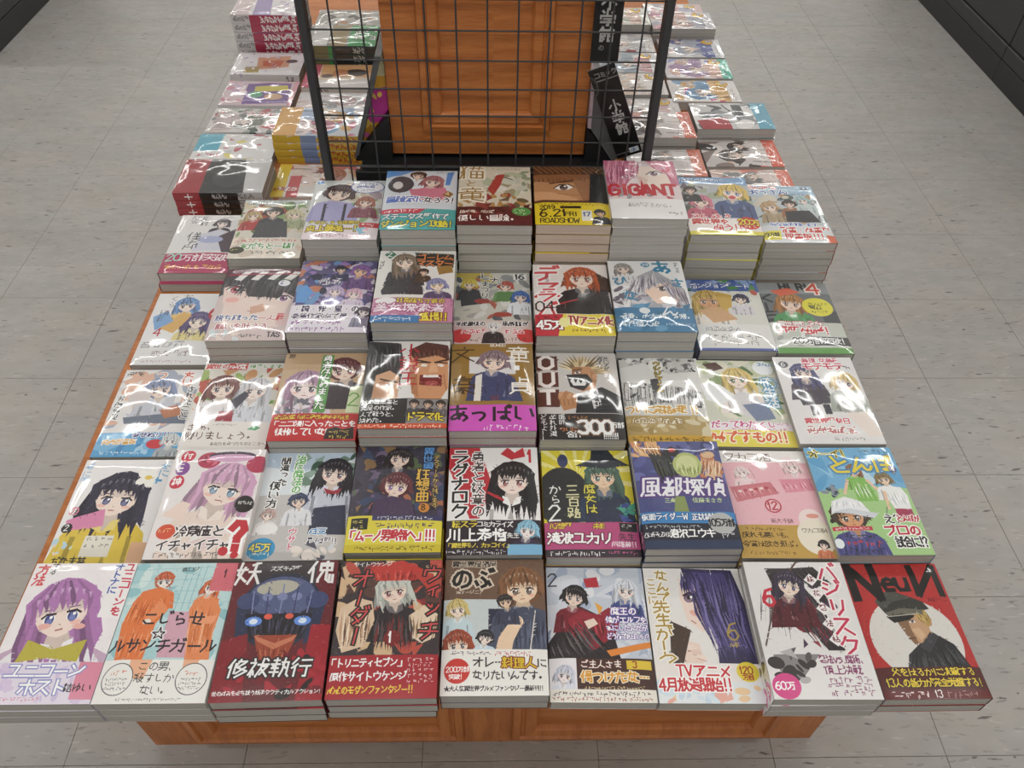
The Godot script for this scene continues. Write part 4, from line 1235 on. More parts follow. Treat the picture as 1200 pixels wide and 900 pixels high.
			oval(60, 34, 12, 12, "d0d898")
			strands(46, 30, 74, 30, 50, 52, 70, 52, 1.0, 18, ["a8b45c", "e4eab8", "8a964a"])
			poly([36, 14, 46, 8, 54, 14, 50, 24, 40, 22], "2c2a2c")
			oval(46, 14, 4, 3, "d83a34")
			txt("風都探偵", 4, 54, 25, "f0f0f6", "5a3a86", 0.11, false, 0.93, 0.12)
			txt("三条陸", 28, 80, 6.5, "cfe0a0", "", 0.12)
			txt("佐藤まさき", 58, 80, 6.5, "cfe0a0", "", 0.12)
			poly([40, 78, 50, 78, 52, 98, 36, 98], "8a9a58")
			belt(98, "3a86c8")
			txt("仮面ライダーW 正統続編!!", 1, 100, 8.5, "f4f6fa", "1a4a8a", 0.13, false, 0.84)
			rect(0, 112, 112, 20, "262a38")
			fine(3, 114, 60, 3.6, "e8e8e8")
			txt("園咲霧彦役", 1, 123, 6, "f0f0f0", "", 0.12, false, 0.9)
			txt("君沢ユウキ", 28, 119, 11, "ffffff", "", 0.13, false, 0.86)
			fine(80, 124, 20, 5, "f0f0f0", 3)
			rect(0, 132, 112, 10, "2c3a5a")
			oval(84, 112, 14, 13, "b8babc")
			txt("105万部", 70, 107, 9.5, "1a1a20", "", 0.15, false, 0.8)
		"48":
			cover("f1b9c4", "f3e9e6", "ワカコ酒", "a06a70")
			rect(0, 0, 100, 18, "f1edea")
			oval(76, 20, 10, 11, "f8e4e4")
			fig(80, 24, 9, "f4d0d4", "fcf0ee", "f0c0cc", 0.8, "c06a7a")
			fig(22, 32, 7, "f8e0e2", "fcf2f0", "f6d8dc", 0.6, "c06a7a")
			poly([4, 52, 50, 46, 56, 62, 8, 72], "d87a84")
			strands(6, 54, 50, 48, 10, 70, 54, 62, 1.0, 16, ["c05a68", "eeb0b4", "e8949c"])
			for k in 6:
				oval(14 + k * 6, 58 - k * 0.8, 2.4, 1.8, ["f6dcd8", "c04a58"][k % 2])
			poly([60, 42, 96, 40, 100, 56, 64, 60], "e890a4")
			strands(62, 44, 96, 42, 66, 58, 98, 55, 1.0, 12, ["d8708a", "f6c0cc"])
			line(30, 28, 34, 40, 0.8, "c08a8a")
			oval(46, 22, 5, 7, "f6ece8")
			txt("ワカコ酒", 4, 4, 13, "6a4a48", "", 0.08, false, 1.05)
			oval(46, 78, 9, 9, "c83c4c")
			oval(46, 78, 7.4, 7.4, "f3c4cc")
			txt("12", 40, 73, 11, "c83c4c", "", 0.15)
			txt("新久千映", 40, 94, 6, "8a5a5c", "", 0.1)
			oval(84, 96, 14, 15, "f6e0dc")
			oval(86, 90, 7, 3, "e89a8a")
			belt(102, "c9a04a")
			fine(10, 105, 44, 4, "6a4a1a")
			txt("疲れも憂いも、", 6, 111, 7.6, "4a3416", "", 0.12)
			txt("今宵は吹き飛ぶ。", 4, 122, 7.8, "4a3416", "", 0.12)
			fine(10, 134, 50, 3.6, "7a5a2a", 4)
			oval(84, 116, 20, 22, "efe6d2")
			txt("ワカコ酒4", 70, 106, 6, "6a5a4a", "", 0.1)
			fig(88, 126, 5, "2a2428", "f4dccc", "d87a50", 0.5)
		"49":
			cover("6db2e0", "5aa0d0", "とんぼ")
			spl(0, 0, 100, 60, ["8cc6ea", "c4e2f2", "5aa4d8"], 24, 12, 41)
			poly([0, 62, 60, 56, 100, 58, 100, 142, 0, 142], "a8d48a")
			fig(46, 34, 7.5, "9a6a48", "f0cfb0", "8cc860", 0.9)
			poly([38, 44, 56, 44, 60, 58, 62, 76, 40, 76, 40, 58], "86c45a")
			strands(40, 46, 56, 46, 42, 76, 60, 76, 0.9, 14, ["6aa844", "a8dc80", "f0f4ea"])
			line(36, 48, 28, 66, 3.4, "eec6a4")
			line(58, 48, 70, 68, 3.4, "eec6a4")
			fig(78, 46, 8, "8a7448", "f0d4ba", "f0f0f0", 0.7)
			poly([70, 62, 78, 56, 92, 57, 97, 68, 95, 86, 76, 86], "eef0f0")
			strands(74, 60, 94, 60, 77, 86, 94, 86, 0.8, 14, ["c8d0d4", "ffffff", "d8dcdc"])
			rect(76, 86, 19, 13, "b03a5a")
			line(72, 64, 70, 86, 3.2, "eec6a4")
			line(68, 84, 62, 100, 0.8, "5a5a5a")
			fig(26, 94, 17, "4a3a30", "e0a070", "4a4a8a", 0.4, "4a3426")
			poly([6, 92, 10, 76, 26, 70, 42, 76, 48, 90, 26, 86], "eef0f4")
			strands(8, 86, 44, 86, 14, 74, 40, 74, 0.9, 12, ["cfd4dc", "ffffff"])
			poly([6, 90, 26, 85, 56, 92, 50, 98, 26, 92], "d4d8e0")
			strands(0, 118, 46, 118, 0, 142, 44, 142, 1.2, 16, ["5a5aa0", "38386e"])
			spl(0, 56, 20, 14, ["5a6a7a", "3a4a5a", "8a94a0"], 10, 4, 77)
			txt("オーイ!", 4, 4, 12, "3a3a3a", "f0dc40", 0.12)
			txt("とんぼ", 22, 14, 25, "f0d83a", "4a8ac0", 0.13)
			fine(62, 4, 34, 5, "3a4a5a")
			oval(92, 32, 5, 5, "4a4a7a")
			txt("16", 88, 29, 6, "ffffff", "", 0.13)
			txt("え?", 60, 94, 11, "2a2a2a", "ffffff", 0.14)
			txt("とんぼが", 74, 94, 9, "c82a3a", "ffffff", 0.15, false, 0.85)
			txt("プロの", 56, 107, 13, "c82a3a", "ffffff", 0.16)
			txt("試合に!?", 64, 121, 13, "2a2a2a", "ffffff", 0.15, false, 0.8)
			rect(2, 108, 42, 5, "d03a4a")
			fine(4, 109, 36, 3.4, "ffffff")
			for k in 3:
				fine(10, 117 + k * 8, 40, 6, ["2a2a3a", "d83a3a", "2a2a3a"][k], k)
			oval(4, 128, 5, 6, "e8f0f4")
		_:
			paint_more(id)

func paint_more(id: String) -> void:
	match id:
		"31":
			cover("e8e6e6", "e0dede")
			spl(0, 10, 100, 90, ["c8ccd6", "f2f0f0", "e8b8a0", "a8b0c4", "d8d8de"], 50, 12, 51)
			fig(54, 34, 16, "8a98c0", "f4e0d4", "c8ccd8", 0.7)
			oval(30, 48, 14, 15, "d8cccc")
			poly([20, 82, 96, 74, 96, 92, 24, 92], "6a7488")
			poly([60, 70, 80, 62, 92, 78, 70, 84], "c07a5a")
			txt("〓〓〓", 4, 4, 8, "3a3a3a", "", 0.12)
			txt("つ", 42, 4, 14, "e8803a", "ffffff", 0.13)
			txt("女い", 76, 4, 13, "e0503a", "ffffff", 0.13, true)
			txt("されたこと", 86, 30, 11, "3a3434", "ffffff", 0.12, true)
			txt("お〓〓〓", 4, 46, 10, "4a4a50", "ffffff", 0.12, true)
			belt(106, "5aa6dc")
			spl(0, 108, 100, 30, ["7cbce8", "4a92cc", "a8d4f0"], 22, 8, 7)
			txt("発売即重版", 8, 117, 8, "e8a83a", "ffffff", 0.13)
			txt("〓せぬり!!", 40, 106, 9, "3a3a88", "ffffff", 0.14)
			oval(70, 124, 10, 7, "d83a44")
			fig(86, 118, 9, "d8dce0", "f0f0f0", "a8b0b8", 0.6)
			fine(8, 134, 54, 4, "f0f4f8")
		"32":
			cover("e6e2d8", "e0dcd4")
			rect(0, 0, 100, 14, "e9e6e0")
			spl(0, 14, 100, 86, ["a8c070", "c85a4a", "e8e4dc", "d8a070", "6a9a4a", "f0e8e0"], 70, 9, 52)
			fig(32, 44, 17, "8a5a58", "f6e2d6", "e8e4e8", 0.9)
			fig(70, 48, 17, "dcdce4", "f6e6de", "d8dce6", 1.2)
			poly([46, 66, 60, 50, 66, 58, 54, 80], "4a4a5a")
			poly([36, 84, 52, 82, 54, 100, 34, 100], "a83040")
			txt("異世の", 2, 2, 10, "d84a4a", "ffffff", 0.14)
			rect(30, 1, 24, 13, "d83a3a")
			txt("悪魔", 31, 2, 11, "ffffff", "", 0.13)
			txt("保護します", 57, 3, 8, "58a04a", "ffffff", 0.12)
			belt(100, "ece8e4")
			fine(34, 103, 30, 3.6, "999999")
			txt("さあ、", 4, 102, 12, "5a2a2c", "", 0.09)
			txt("帰りましょう。", 4, 116, 12, "5a2a2c", "", 0.09)
			poly([74, 112, 82, 106, 90, 110, 84, 114], "4aa86a")
			txt("あなたを待つたちのところへ", 36, 131, 5, "6a5a5a", "", 0.1)
		"33":
			cover("c9ab88", "d0b894")
			rect(0, 0, 100, 30, "c4a27c")
			fig(32, 58, 22, "b08aa8", "f4e2de", "d8ccd8", 1.3)
			fig(78, 30, 18, "6a3038", "f4dccc", "3a3038", 0.5, "7a2a2a")
			rect(46, 4, 14, 96, "58a448")
			txt("勇者〓辞めました", 48, 4, 11.5, "ffffff", "2a6a2a", 0.12, true)
			poly([86, 60, 100, 56, 100, 100, 84, 100], "d8e4b8")
			txt("2", 86, 70, 22, "6aa848", "", 0.08)
			txt("男", 4, 2, 8, "4a3a34")
			spl(0, 80, 40, 20, ["8a8a94", "c0b0b8", "6a6a78"], 12, 6, 5)
			belt(102, "cc2c30")
			txt("〓〓〓〓〓に〓〓〓〓〓盟主", 4, 104, 7, "f0d040", "8a1a1c", 0.14, false, 0.95)
			txt("「ニコ漫に入ったことを", 2, 113, 9, "ffffff", "", 0.14, false, 0.98)
			txt("後悔していない!」", 8, 124, 11, "ffffff", "", 0.14, false, 0.86)
			poly([66, 126, 76, 122, 84, 126, 96, 122, 98, 140, 64, 140], "2a2224")
			fine(68, 128, 28, 4.6, "e8c850")
			fine(68, 134, 28, 4.6, "e8c850", 3)
		"34":
			cover("e3e0de", "d0cccb", "小説王", "b02030")
			poly([0, 0, 40, 4, 46, 50, 40, 98, 0, 98], "2c2a2c")
			poly([14, 60, 30, 52, 42, 62, 42, 98, 12, 98], "d9a680")
			poly([14, 74, 26, 66, 30, 98, 12, 98], "c08a64")
			line(20, 66, 40, 72, 2.2, "2a2224")
			eye_at(31, 76, 6, 2.4, "2a2024", 0.25)
			strands(0, 4, 40, 4, 2, 60, 44, 52, 1.2, 26, ["4a484c", "1a181a", "6a686c"])
			poly([52, 20, 74, 6, 98, 16, 100, 80, 92, 98, 62, 98, 54, 62], "d59468")
			poly([50, 18, 70, 2, 98, 8, 100, 34, 84, 26, 58, 34], "5a2c22")
			poly([52, 40, 62, 50, 66, 96, 58, 90, 54, 62], "b87a50")
			poly([78, 40, 84, 40, 88, 56, 76, 56], "e4aa80")
			line(58, 34, 76, 39, 2.6, "3a1c16")
			line(98, 33, 84, 39, 2.6, "3a1c16")
			strands(52, 18, 98, 8, 56, 32, 98, 30, 1.4, 24, ["6a382a", "40201a", "7c4434"])
			line(62, 58, 58, 84, 0.9, "9a5c3a")
			line(94, 58, 98, 84, 0.9, "9a5c3a")
			rect(62, 38, 16, 2, "2a2022")
			rect(82, 38, 16, 2, "2a2022")
			oval(70, 44, 4, 2.6, "efe6e0")
			oval(90, 44, 4, 2.6, "efe6e0")
			poly([66, 60, 92, 60, 92, 78, 66, 76], "7a1c20")
			rect(70, 60, 18, 4, "f0ecec")
			oval(80, 73, 8, 4, "b04848")
			txt("小説王", 41, 6, 24, "c02030", "", 0.1, true)
			belt(98, "262426")
			txt("流の編集者と", 2, 100, 7.4, "f0f0f0", "", 0.12, false, 0.95)
			txt("発屋の作家。", 2, 109, 7.4, "f0f0f0", "", 0.12, false, 0.95)
			txt("人で戦うと、", 2, 118, 7.4, "f0f0f0", "", 0.12, false, 0.95)
			txt("決めた。", 2, 127, 7.4, "f0f0f0", "", 0.12)
			rect(54, 99, 46, 36, "8c8888")
			for k in 3:
				fig(62 + k * 15, 106, 5.2, "2a2626", "dcb89c", ["4a4a50", "3a3440", "6a6468"][k], 0.3)
			txt("ドラマ化", 54, 120, 12, "f0d83a", "3a2a20", 0.15, false, 0.9)
			rect(0, 135, 112, 7, "d8502c")
			fine(2, 136, 96, 4.4, "f4e8d8")
		"35":
			cover("9a7430", "8a682c", "文豪", "f0ece0")
			rect(22, 24, 56, 30, "dcdadc")
			poly([18, 98, 30, 60, 52, 48, 76, 58, 86, 98], "34406e")
			poly([44, 56, 56, 54, 58, 98, 48, 98], "5a3a58")
			fig(50, 32, 16, "8a7480", "f4dccb", "3a4470", 0.5, "5a4a58")
			poly([30, 58, 38, 54, 36, 98, 28, 98], "e6e0d8")
			txt("BUNGO", 48, 0, 6, "f0ece0", "", 0.16)
			txt("文", 1, 6, 30, "3a2a1a", "", 0.07)
			txt("豪", 2, 60, 30, "3a2a1a", "", 0.07)
			txt("童", 68, 6, 30, "f2efe8", "", 0.08)
			txt("貞", 68, 60, 30, "f2efe8", "", 0.08)
			rect(76, 40, 7, 8, "f4f4f4")
			belt(104, "d64ec2")
			txt("あっぱい", 0, 105, 26, "241a28", "", 0.13, false, 0.98)
			fine(40, 134, 56, 6, "f4e4f4")
		"36":
			cover("ccc8c4", "c8c4c2", "OUT")
			rect(0, 6, 26, 26, "5a2a20")
			rect(0, 36, 26, 24, "5a2a20")
			rect(0, 64, 26, 28, "5a2a20")
			txt("O", 4, 8, 24, "efe8e4", "", 0.2, false, 1.3)
			txt("U", 4, 37, 24, "efe8e4", "", 0.2, false, 1.3)
			txt("T", 4, 66, 24, "efe8e4", "", 0.2, false, 1.3)
			for k in 40:
				var a := 3.3 + fmod(k * 0.618, 1.0) * 3.2
				var l := 24.0 + fmod(k * 0.37, 1.0) * 16.0
				poly([56 + cos(a - 0.25) * 10, 34 + sin(a - 0.25) * 10, 56 + cos(a + 0.2) * 10, 34 + sin(a + 0.2) * 10, 58 + cos(a) * l, 32 + sin(a) * l], ["d8c090", "a88a5c", "e6d6b0", "7a6244"][k % 4])
			poly([44, 26, 66, 24, 74, 40, 70, 62, 54, 68, 42, 56], "c48a5e")
			poly([44, 26, 56, 25, 52, 66, 44, 62, 42, 50], "a8704a")
			eye_at(50, 36, 5, 2.6, "3a2a20", -0.2)
			line(44, 32, 56, 29, 1.6, "5a4028")
			poly([66, 30, 74, 40, 72, 54, 66, 50], "b07a50")
			oval(71, 42, 3, 5, "c8946a")
			poly([36, 40, 62, 38, 68, 50, 56, 66, 40, 60], "26262a")
			poly([40, 50, 44, 46, 47, 54, 50, 46, 53, 55, 57, 46, 60, 54, 58, 58, 44, 58], "ececec")
			poly([24, 76, 34, 66, 46, 72, 46, 94, 30, 98], "bf855a")
			for k in 4:
				oval(28 + k * 5, 72 + k * 1.5, 3, 5, ["cf9a6e", "b87e54"][k % 2], 0.3)
				line(26 + k * 5, 80, 27 + k * 5, 90, 0.8, "8a5a3a")
			poly([48, 74, 78, 60, 100, 74, 100, 102, 44, 102], "232226")
			poly([62, 66, 72, 60, 76, 90, 66, 96], "dcdcde")
			poly([67, 68, 71, 66, 74, 92, 69, 96], "34343a")
			strands(50, 78, 60, 100, 84, 66, 98, 96, 1.0, 14, ["3a3a40", "17171a"])
			txt("3", 68, 84, 8, "f2f2f2", "", 0.14)
			fine(80, 6, 6, 5, "444444")
			txt("井口達也", 84, 6, 7, "3a3a3c", "", 0.11, true)
			txt("みずた", 76, 6, 7, "3a3a3c", "", 0.11, true)
			belt(103, "232122")
			txt("嗚呼、", 24, 104, 8, "ececec", "", 0.1, true)
			txt("腐れ外道", 13, 104, 8.4, "ececec", "", 0.1, true)
			txt("どもよ!!", 2, 104, 8.4, "ececec", "", 0.1, true)
			fine(34, 106, 26, 4.6, "b87a3a")
			txt("ついに", 24, 124, 7, "d8803a", "", 0.13)
			txt("合計", 32, 130, 9, "f0f0f0", "", 0.14)
			txt("300", 46, 114, 21, "f0f0f0", "6a4a34", 0.2, false, 1.05)
			txt("万部", 84, 116, 9, "f0f0f0", "", 0.14)
			txt("!!!!!!!!", 74, 132, 9, "f0f0f0", "", 0.13, false, 0.75)
		"37":
			cover("cfcecc", "c8c8c6")
			spl(0, 0, 100, 100, ["6a6a6c", "8a8a8c", "e6e6e6", "b0b0b0", "2c2c2e", "d8d8d8"], 240, 4, 57)
			strands(4, 30, 100, 20, 0, 98, 96, 96, 0.5, 70, ["5a5a5c", "9a9a9c", "f0f0f0", "3a3a3c"])
			poly([0, 20, 30, 10, 60, 30, 100, 24, 100, 60, 60, 50, 0, 44], "e2e1df")
			poly([36, 40, 46, 38, 48, 70, 38, 74], "3a3a3e")
			oval(46, 16, 9, 12, "f0efec")
			txt("ウシジマくん", 43, 8, 9, "e0b82c", "3a3a2a", 0.12, true)
			belt(100, "b79a5c")
			rect(0, 86, 112, 14, "cfcecc")
			spl(0, 100, 100, 30, ["c8b078", "a88a4c", "d8cca8"], 20, 8, 8)
			txt("ついに完結〓〓!!", 2, 84, 13.5, "d8a030", "f8f4e8", 0.14, false, 0.82)
			txt("〓〓〓〓〓〓〓", 8, 104, 9, "f0e8d0", "8a6a2a", 0.12)
			rect(0, 130, 112, 12, "d8a838")
			fine(4, 132, 90, 6, "5a4414", 8)
		"38":
			cover("d5d8c8", "d8d8cc")
			spl(0, 0, 100, 96, ["8aa06a", "5a7a48", "c8d0a8", "e8e4d0", "a8b88a"], 60, 10, 58)
			fig(48, 34, 16, "e8cc78", "f8e6da", "f0e4e0", 1.2, "5a7a4a")
			poly([28, 70, 46, 56, 66, 62, 72, 96, 50, 98, 34, 88], "d8d6d8")
			poly([46, 78, 76, 74, 82, 100, 58, 104], "7a88a8")
			poly([0, 40, 24, 44, 40, 62, 22, 78, 4, 70], "eceef0")
			poly([8, 8, 26, 4, 34, 16, 18, 22], "5a3a30")
			oval(84, 14, 13, 13, "eef4f8")
			txt("〓〓〓", 78, 4, 7, "4a8ab8", "", 0.1)
			txt("〓生活", 76, 32, 17, "f2f6f8", "4a98c8", 0.13, true)
			txt("エルフ", 92, 30, 9, "f2f6f8", "4a98c8", 0.12, true)
			belt(106, "f0e6ee")
			txt("だってわたくし", 4, 104, 11, "d0488a", "ffffff", 0.14)
			fine(76, 106, 22, 4, "c05a8a")
			rect(0, 118, 112, 24, "f0e05a")
			fine(26, 115, 66, 4.4, "d04a7a", 3)
			txt("〓ですもの!!", 2, 121, 16, "e86a3a", "fffbe0", 0.15, false, 0.95)
		"39":
			cover("e9e7e8", "e4e2e4")
			fig(32, 28, 13, "5a5a8a", "f6e4da", "5a5060", 1.4)
			poly([14, 60, 54, 58, 58, 80, 18, 84], "4a4450")
			rect(26, 84, 8, 16, "3a3844")
			rect(42, 82, 8, 16, "3a3844")
			fig(76, 44, 14, "e2c27a", "f6e6dc", "aab0a8", 0.8)
			poly([62, 60, 92, 58, 94, 92, 64, 96], "a6aca6")
			poly([66, 96, 92, 92, 100, 130, 84, 132], "f0e2da")
			oval(11, 14, 6, 6, "6a6a74")
			txt("6", 8.5, 10, 8, "f0f0f0", "", 0.13)
			txt("無理", 36, 2, 9, "d84a6a", "ffffff", 0.14)
			txt("な無〓", 58, 2, 9, "d84a6a", "ffffff", 0.14)
			txt("モテモテ", 34, 12, 13, "d83a5a", "ffffff", 0.15)
			fine(80, 14, 18, 7, "3a3a3a")
			txt("異世界〓毎日", 14, 104, 9, "d84a5a", "ffffff", 0.14)
			txt("〓〓〓〓〓", 12, 117, 12, "c86a6a", "ffffff", 0.12)
			fine(40, 133, 40, 4, "8a8a8a")
		"21":
			cover("eaeaec", "e6e6e8")
			fig(46, 26, 14, "6a98d8", "f8e6da", "e8c470", 1.0)
			fig(66, 58, 15, "5a4884", "f8e6da", "e8d890", 1.3)
			poly([20, 74, 44, 40, 56, 48, 40, 84], "e0b060")
			poly([4, 50, 22, 38, 34, 60, 14, 78], "7aa8e0")
			oval(92, 44, 14, 15, "c02c38")
			txt("ハー", 82, 36, 11, "f4f4f4", "", 0.12)
			txt("レム", 84, 46, 10, "f4f4f4", "", 0.12)
			txt("お知", 36, 2, 13, "4a4a50", "", 0.06, true)
			txt("くら", 18, 6, 13, "4a4a50", "", 0.06, true)
			txt("頃〓", 12, 36, 13, "4a4a50", "", 0.06, true)
			txt("4", 14, 74, 17, "c03040", "", 0.12)
			belt(98, "e3e3e5")
			txt("音〓〓〓。", 4, 100, 12, "6a6a70", "", 0.07, false, 1.2)
			txt("恋〓〓〓", 22, 117, 12, "8a6a70", "", 0.07)
			fine(10, 134, 70, 4, "b08a90")
		"22":
			cover("d9c6c6", "7a1c3a")
			rect(0, 0, 100, 20, "5c1830")
			poly([0, 18, 30, 14, 100, 10, 100, 60, 84, 50, 76, 80, 62, 60, 40, 66, 24, 40, 0, 58], "38343c")
			strands(0, 16, 100, 12, 0, 58, 90, 60, 2.2, 40, ["4a464e", "26242a", "5e5a64"])
			poly([10, 58, 96, 64, 88, 118, 14, 118], "eed8d0")
			poly([4, 40, 28, 34, 40, 62, 20, 84, 8, 70], "f0d4cc")
			eye_at(20, 46, 12, 9, "c03a50", 0.15)
			eye_at(86, 64, 10, 7, "8a4a8a", -0.1)
			oval(20, 66, 9, 5, "eeb0a8")
			line(44, 88, 60, 90, 1.2, "b06a60")
			strands(28, 20, 70, 20, 20, 60, 72, 76, 2.0, 16, ["4a464e", "26242a", "38343c"])
			for k in 4:
				poly([14 + k * 22, 24, 26 + k * 22, 6, 36 + k * 22, 6, 24 + k * 22, 26], "eceaea")
			line(6, 14, 96, 12, 1.6, "c82a4a")
			oval(82, 32, 8, 6, "ececf4")
			txt("〓", 78, 29, 6, "4a4a9a", "", 0.14)
			fine(66, 22, 28, 3.4, "58a058")
			poly([46, 80, 62, 74, 66, 88, 48, 94], "d8a890")
			txt("勝ち残った", 6, 96, 11, "4a5a9a", "ffffff", 0.13)
			txt("一人の", 60, 96, 11, "c83a4a", "ffffff", 0.12)
			txt("願いを叶える", 10, 112, 11, "b84a5a", "ffffff", 0.12)
			rect(84, 92, 15, 24, "e0c0c0")
			txt("賭", 84, 94, 14, "d8303c", "", 0.12)
			spl(0, 126, 40, 14, ["d8e4e8", "c0d0d8", "ecdcd4"], 10, 6, 5)
			fine(40, 130, 30, 7, "5a5a5a")
			txt("TAS", 76, 128, 9, "3a3a4a", "", 0.15)
		"23":
			cover("5a5482", "6a3058")
			spl(0, 0, 100, 92, ["4a4a8a", "8a88b8", "c87a5a", "2c2a48", "9a7ac0", "d0c8d8", "6a9ad0"], 100, 9, 63)
			fig(78, 22, 11, "8a5aa8", "e8b890", "6a4a88", 0.6)
			fig(54, 20, 7, "2a2838", "e0c0a8", "3a3a5a", 0.3)
			fig(52, 66, 9, "c4b0d8", "f6e4e0", "a09ad0", 0.8)
			fig(76, 70, 9, "e0b0c8", "f6e4e0", "d8c8e0", 0.8)
			poly([2, 66, 12, 52, 24, 66, 16, 88, 4, 86], "5a9ae0")
			txt("〓〓", 30, 40, 14, "e8e6ee", "4a4468", 0.1)
			belt(92, "e8e2ee")
			txt("・綺・羅・星・の", 4, 94, 13, "4a3a68", "ffffff", 0.13, false, 0.8)
			txt("豪華作家陣で最", 4, 109, 10, "4a3a68", "ffffff", 0.12)
			fig(92, 104, 8, "5a5468", "f0ecec", "8a88a0", 0.8)
			txt("〓〓ティック〓〓", 4, 122, 8, "8a4a9a", "ffffff", 0.13)
			fine(4, 133, 70, 6, "8a4a9a", 6)
		"24":
			cover("e6e4e0", "dedcd8", "ゴーレム")
			poly([8, 84, 20, 52, 42, 40, 58, 56, 62, 92, 10, 92], "3a3840")
			fig(36, 24, 14, "8a7460", "f2dccb", "34323a", 1.5, "6a4a3a")
			poly([46, 4, 98, 8, 98, 36, 50, 32], "26221f")
			txt("ゴーレム", 50, 9, 13, "e8803a", "1c1814", 0.15, false, 0.92)
			txt("マスター", 50, 22, 13, "e8803a", "1c1814", 0.15, false, 0.92)
			fine(50, 4, 40, 4, "f0d8b0")
			poly([14, 0, 22, 9, 14, 18, 6, 9], "3a7a58")
			txt("2", 10.5, 4, 10, "f0f0f0", "", 0.15)
			txt("〓〓〓", 2, 22, 6, "3a3a3a", "", 0.1, true)
			fig(60, 46, 6, "2c2422", "e8c8a8", "4a3a2a", 0.3)
			poly([76, 36, 96, 32, 98, 46, 80, 52], "a07a3a")
			fig(80, 72, 11, "8a8cc0", "f2dccb", "5a4a70", 0.6, "c0a030")
			belt(98, "c884a8")
			spl(0, 98, 100, 40, ["d89ab8", "b8709a", "e0b0c8"], 26, 8, 9)
			oval(16, 104, 13, 6, "f0ecf0")
			txt("社畜落ち寸前の", 30, 99, 9, "f0d848", "5a2a4a", 0.13, false, 0.95)
			txt("美女探索者", 3, 109, 16, "f4e4f0", "a8407a", 0.13, false, 1.1)
			rect(0, 130, 60, 12, "3a7ab8")
			fine(2, 133, 56, 6, "e8f0f8", 6)
			txt("登場!!", 60, 126, 14, "f0dc40", "7a3a2a", 0.14)
		"25":
			cover("c8c6bc", "b8b8a0", "ヒナ")
			poly([0, 0, 46, 0, 54, 24, 0, 18], "c8b04c")
			spl(0, 10, 100, 90, ["8a8e90", "d8d8d4", "a8a8a4", "b05a4a", "585e68"], 50, 9, 65)
			fig(18, 26, 9, "e0c848", "f2dccb", "34343a", 0.8)
			poly([6, 44, 30, 40, 36, 68, 8, 72], "3a3a42")
			fig(66, 30, 9, "c0453a", "f2dccb", "6a9a58", 0.5)
			poly([56, 42, 82, 42, 84, 62, 54, 62], "5c8a4c")
			fig(86, 52, 10, "3a6ac0", "f4e0d4", "e0e6ec", 0.8)
			oval(36, 62, 11, 5, "a03a30")
			oval(62, 88, 12, 5, "a84438")
			txt("ヒ", 34, 2, 14, "22222a", "f0f0e8", 0.13)
			txt("ナ", 46, 12, 13, "22222a", "f0f0e8", 0.13)
			txt("まつり", 34, 20, 12, "22222a", "f0f0e8", 0.12, true)
			rect(78, 3, 18, 14, "eeeeee")
			txt("16", 80, 4, 13, "22222a", "", 0.16)
			txt("〓〓", 56, 16, 6, "22222a", "f0f0e8", 0.12, true)
			belt(100, "d9c3bd")
			oval(8, 128, 14, 12, "d83a3a")
			oval(94, 128, 14, 12, "d83a3a")
			fig(50, 112, 8, "e4e2e2", "f0eeee", "2c2c30", 0.3)
			txt("平成最後の", 2, 102, 9, "2c2a30", "ffffff", 0.14, false, 0.85)
			txt("馬鹿騒ぎ", 62, 102, 9, "2c2a30", "ffffff", 0.14, false, 0.95)
			txt("〓〓〓〓", 10, 117, 8, "d03a4a", "ffffff", 0.14)
			txt("〓〓〓", 66, 117, 8, "d03a4a", "ffffff", 0.14)
			fine(8, 132, 84, 5, "5a3a3a", 5)
		"26":
			cover("e6dfdc", "e0dad8", "デスラバ", "c02030")
			poly([26, 90, 50, 56, 96, 30, 100, 98, 40, 100], "2c2629")
			fig(64, 30, 20, "c8562c", "f4ddcd", "241f22", 0.9, "8a3a2a")
			poly([84, 18, 100, 30, 100, 60, 88, 50], "4a3028")
			line(30, 84, 56, 74, 2.5, "b02a34")
			txt("デス", 2, 4, 34, "d8404a", "f2eeee", 0.13, true, 1.0, 0.1)
			txt("ラバ", 6, 54, 26, "d8404a", "f2eeee", 0.13, true, 0.9, 0.1)
			txt("04", 2, 78, 20, "26222a", "", 0.11)
			txt("〓〓〓", 16, 24, 5, "5a5050", "", 0.1, true)
			belt(103, "ecd632")
			poly([0, 103, 36, 103, 28, 142, 0, 142], "cc2c3c")
			fine(4, 105, 26, 6, "3a2024")
			txt("45万", 2, 115, 17, "ffffff", "8a1a24", 0.17, false, 0.9)
			oval(37, 118, 7, 9, "f6f0a0")
			txt("TVアニメ化", 42, 107, 17, "b02a34", "fff6c0", 0.15, false, 0.86)
			fine(44, 130, 54, 5, "7a2a24", 4)
		"27":
			cover("e4e4e6", "a8b0b8", "あさひなぐ", "3a6a90")
			poly([30, 40, 60, 20, 96, 60, 98, 98, 20, 98], "a8a6b0")
			spl(4, 40, 92, 58, ["8c8494", "cfcdd4", "6a6270", "b8b4bc"], 40, 9, 67)
			fig(20, 18, 10, "9a9490", "efd8c8", "dcdce0", 1.0)
			poly([40, 62, 72, 48, 92, 66, 84, 86, 56, 90], "eccdb8")
			eye_at(66, 62, 7, 6, "5a4a4a", 0.5)
			line(78, 76, 84, 72, 1.2, "b06a60")
			strands(30, 40, 60, 20, 10, 96, 60, 60, 1.4, 46, ["8c8494", "c4c0c8", "6a6270", "dcdae0"])
			strands(60, 24, 96, 60, 80, 90, 98, 98, 1.4, 30, ["8c8494", "c4c0c8", "6a6270"])
			txt("あ", 58, 2, 28, "2a80a8", "", 0.15)
			txt("さ", 80, 38, 20, "2a80a8", "", 0.15)
			txt("ひ", 4, 36, 18, "2a80a8", "", 0.13)
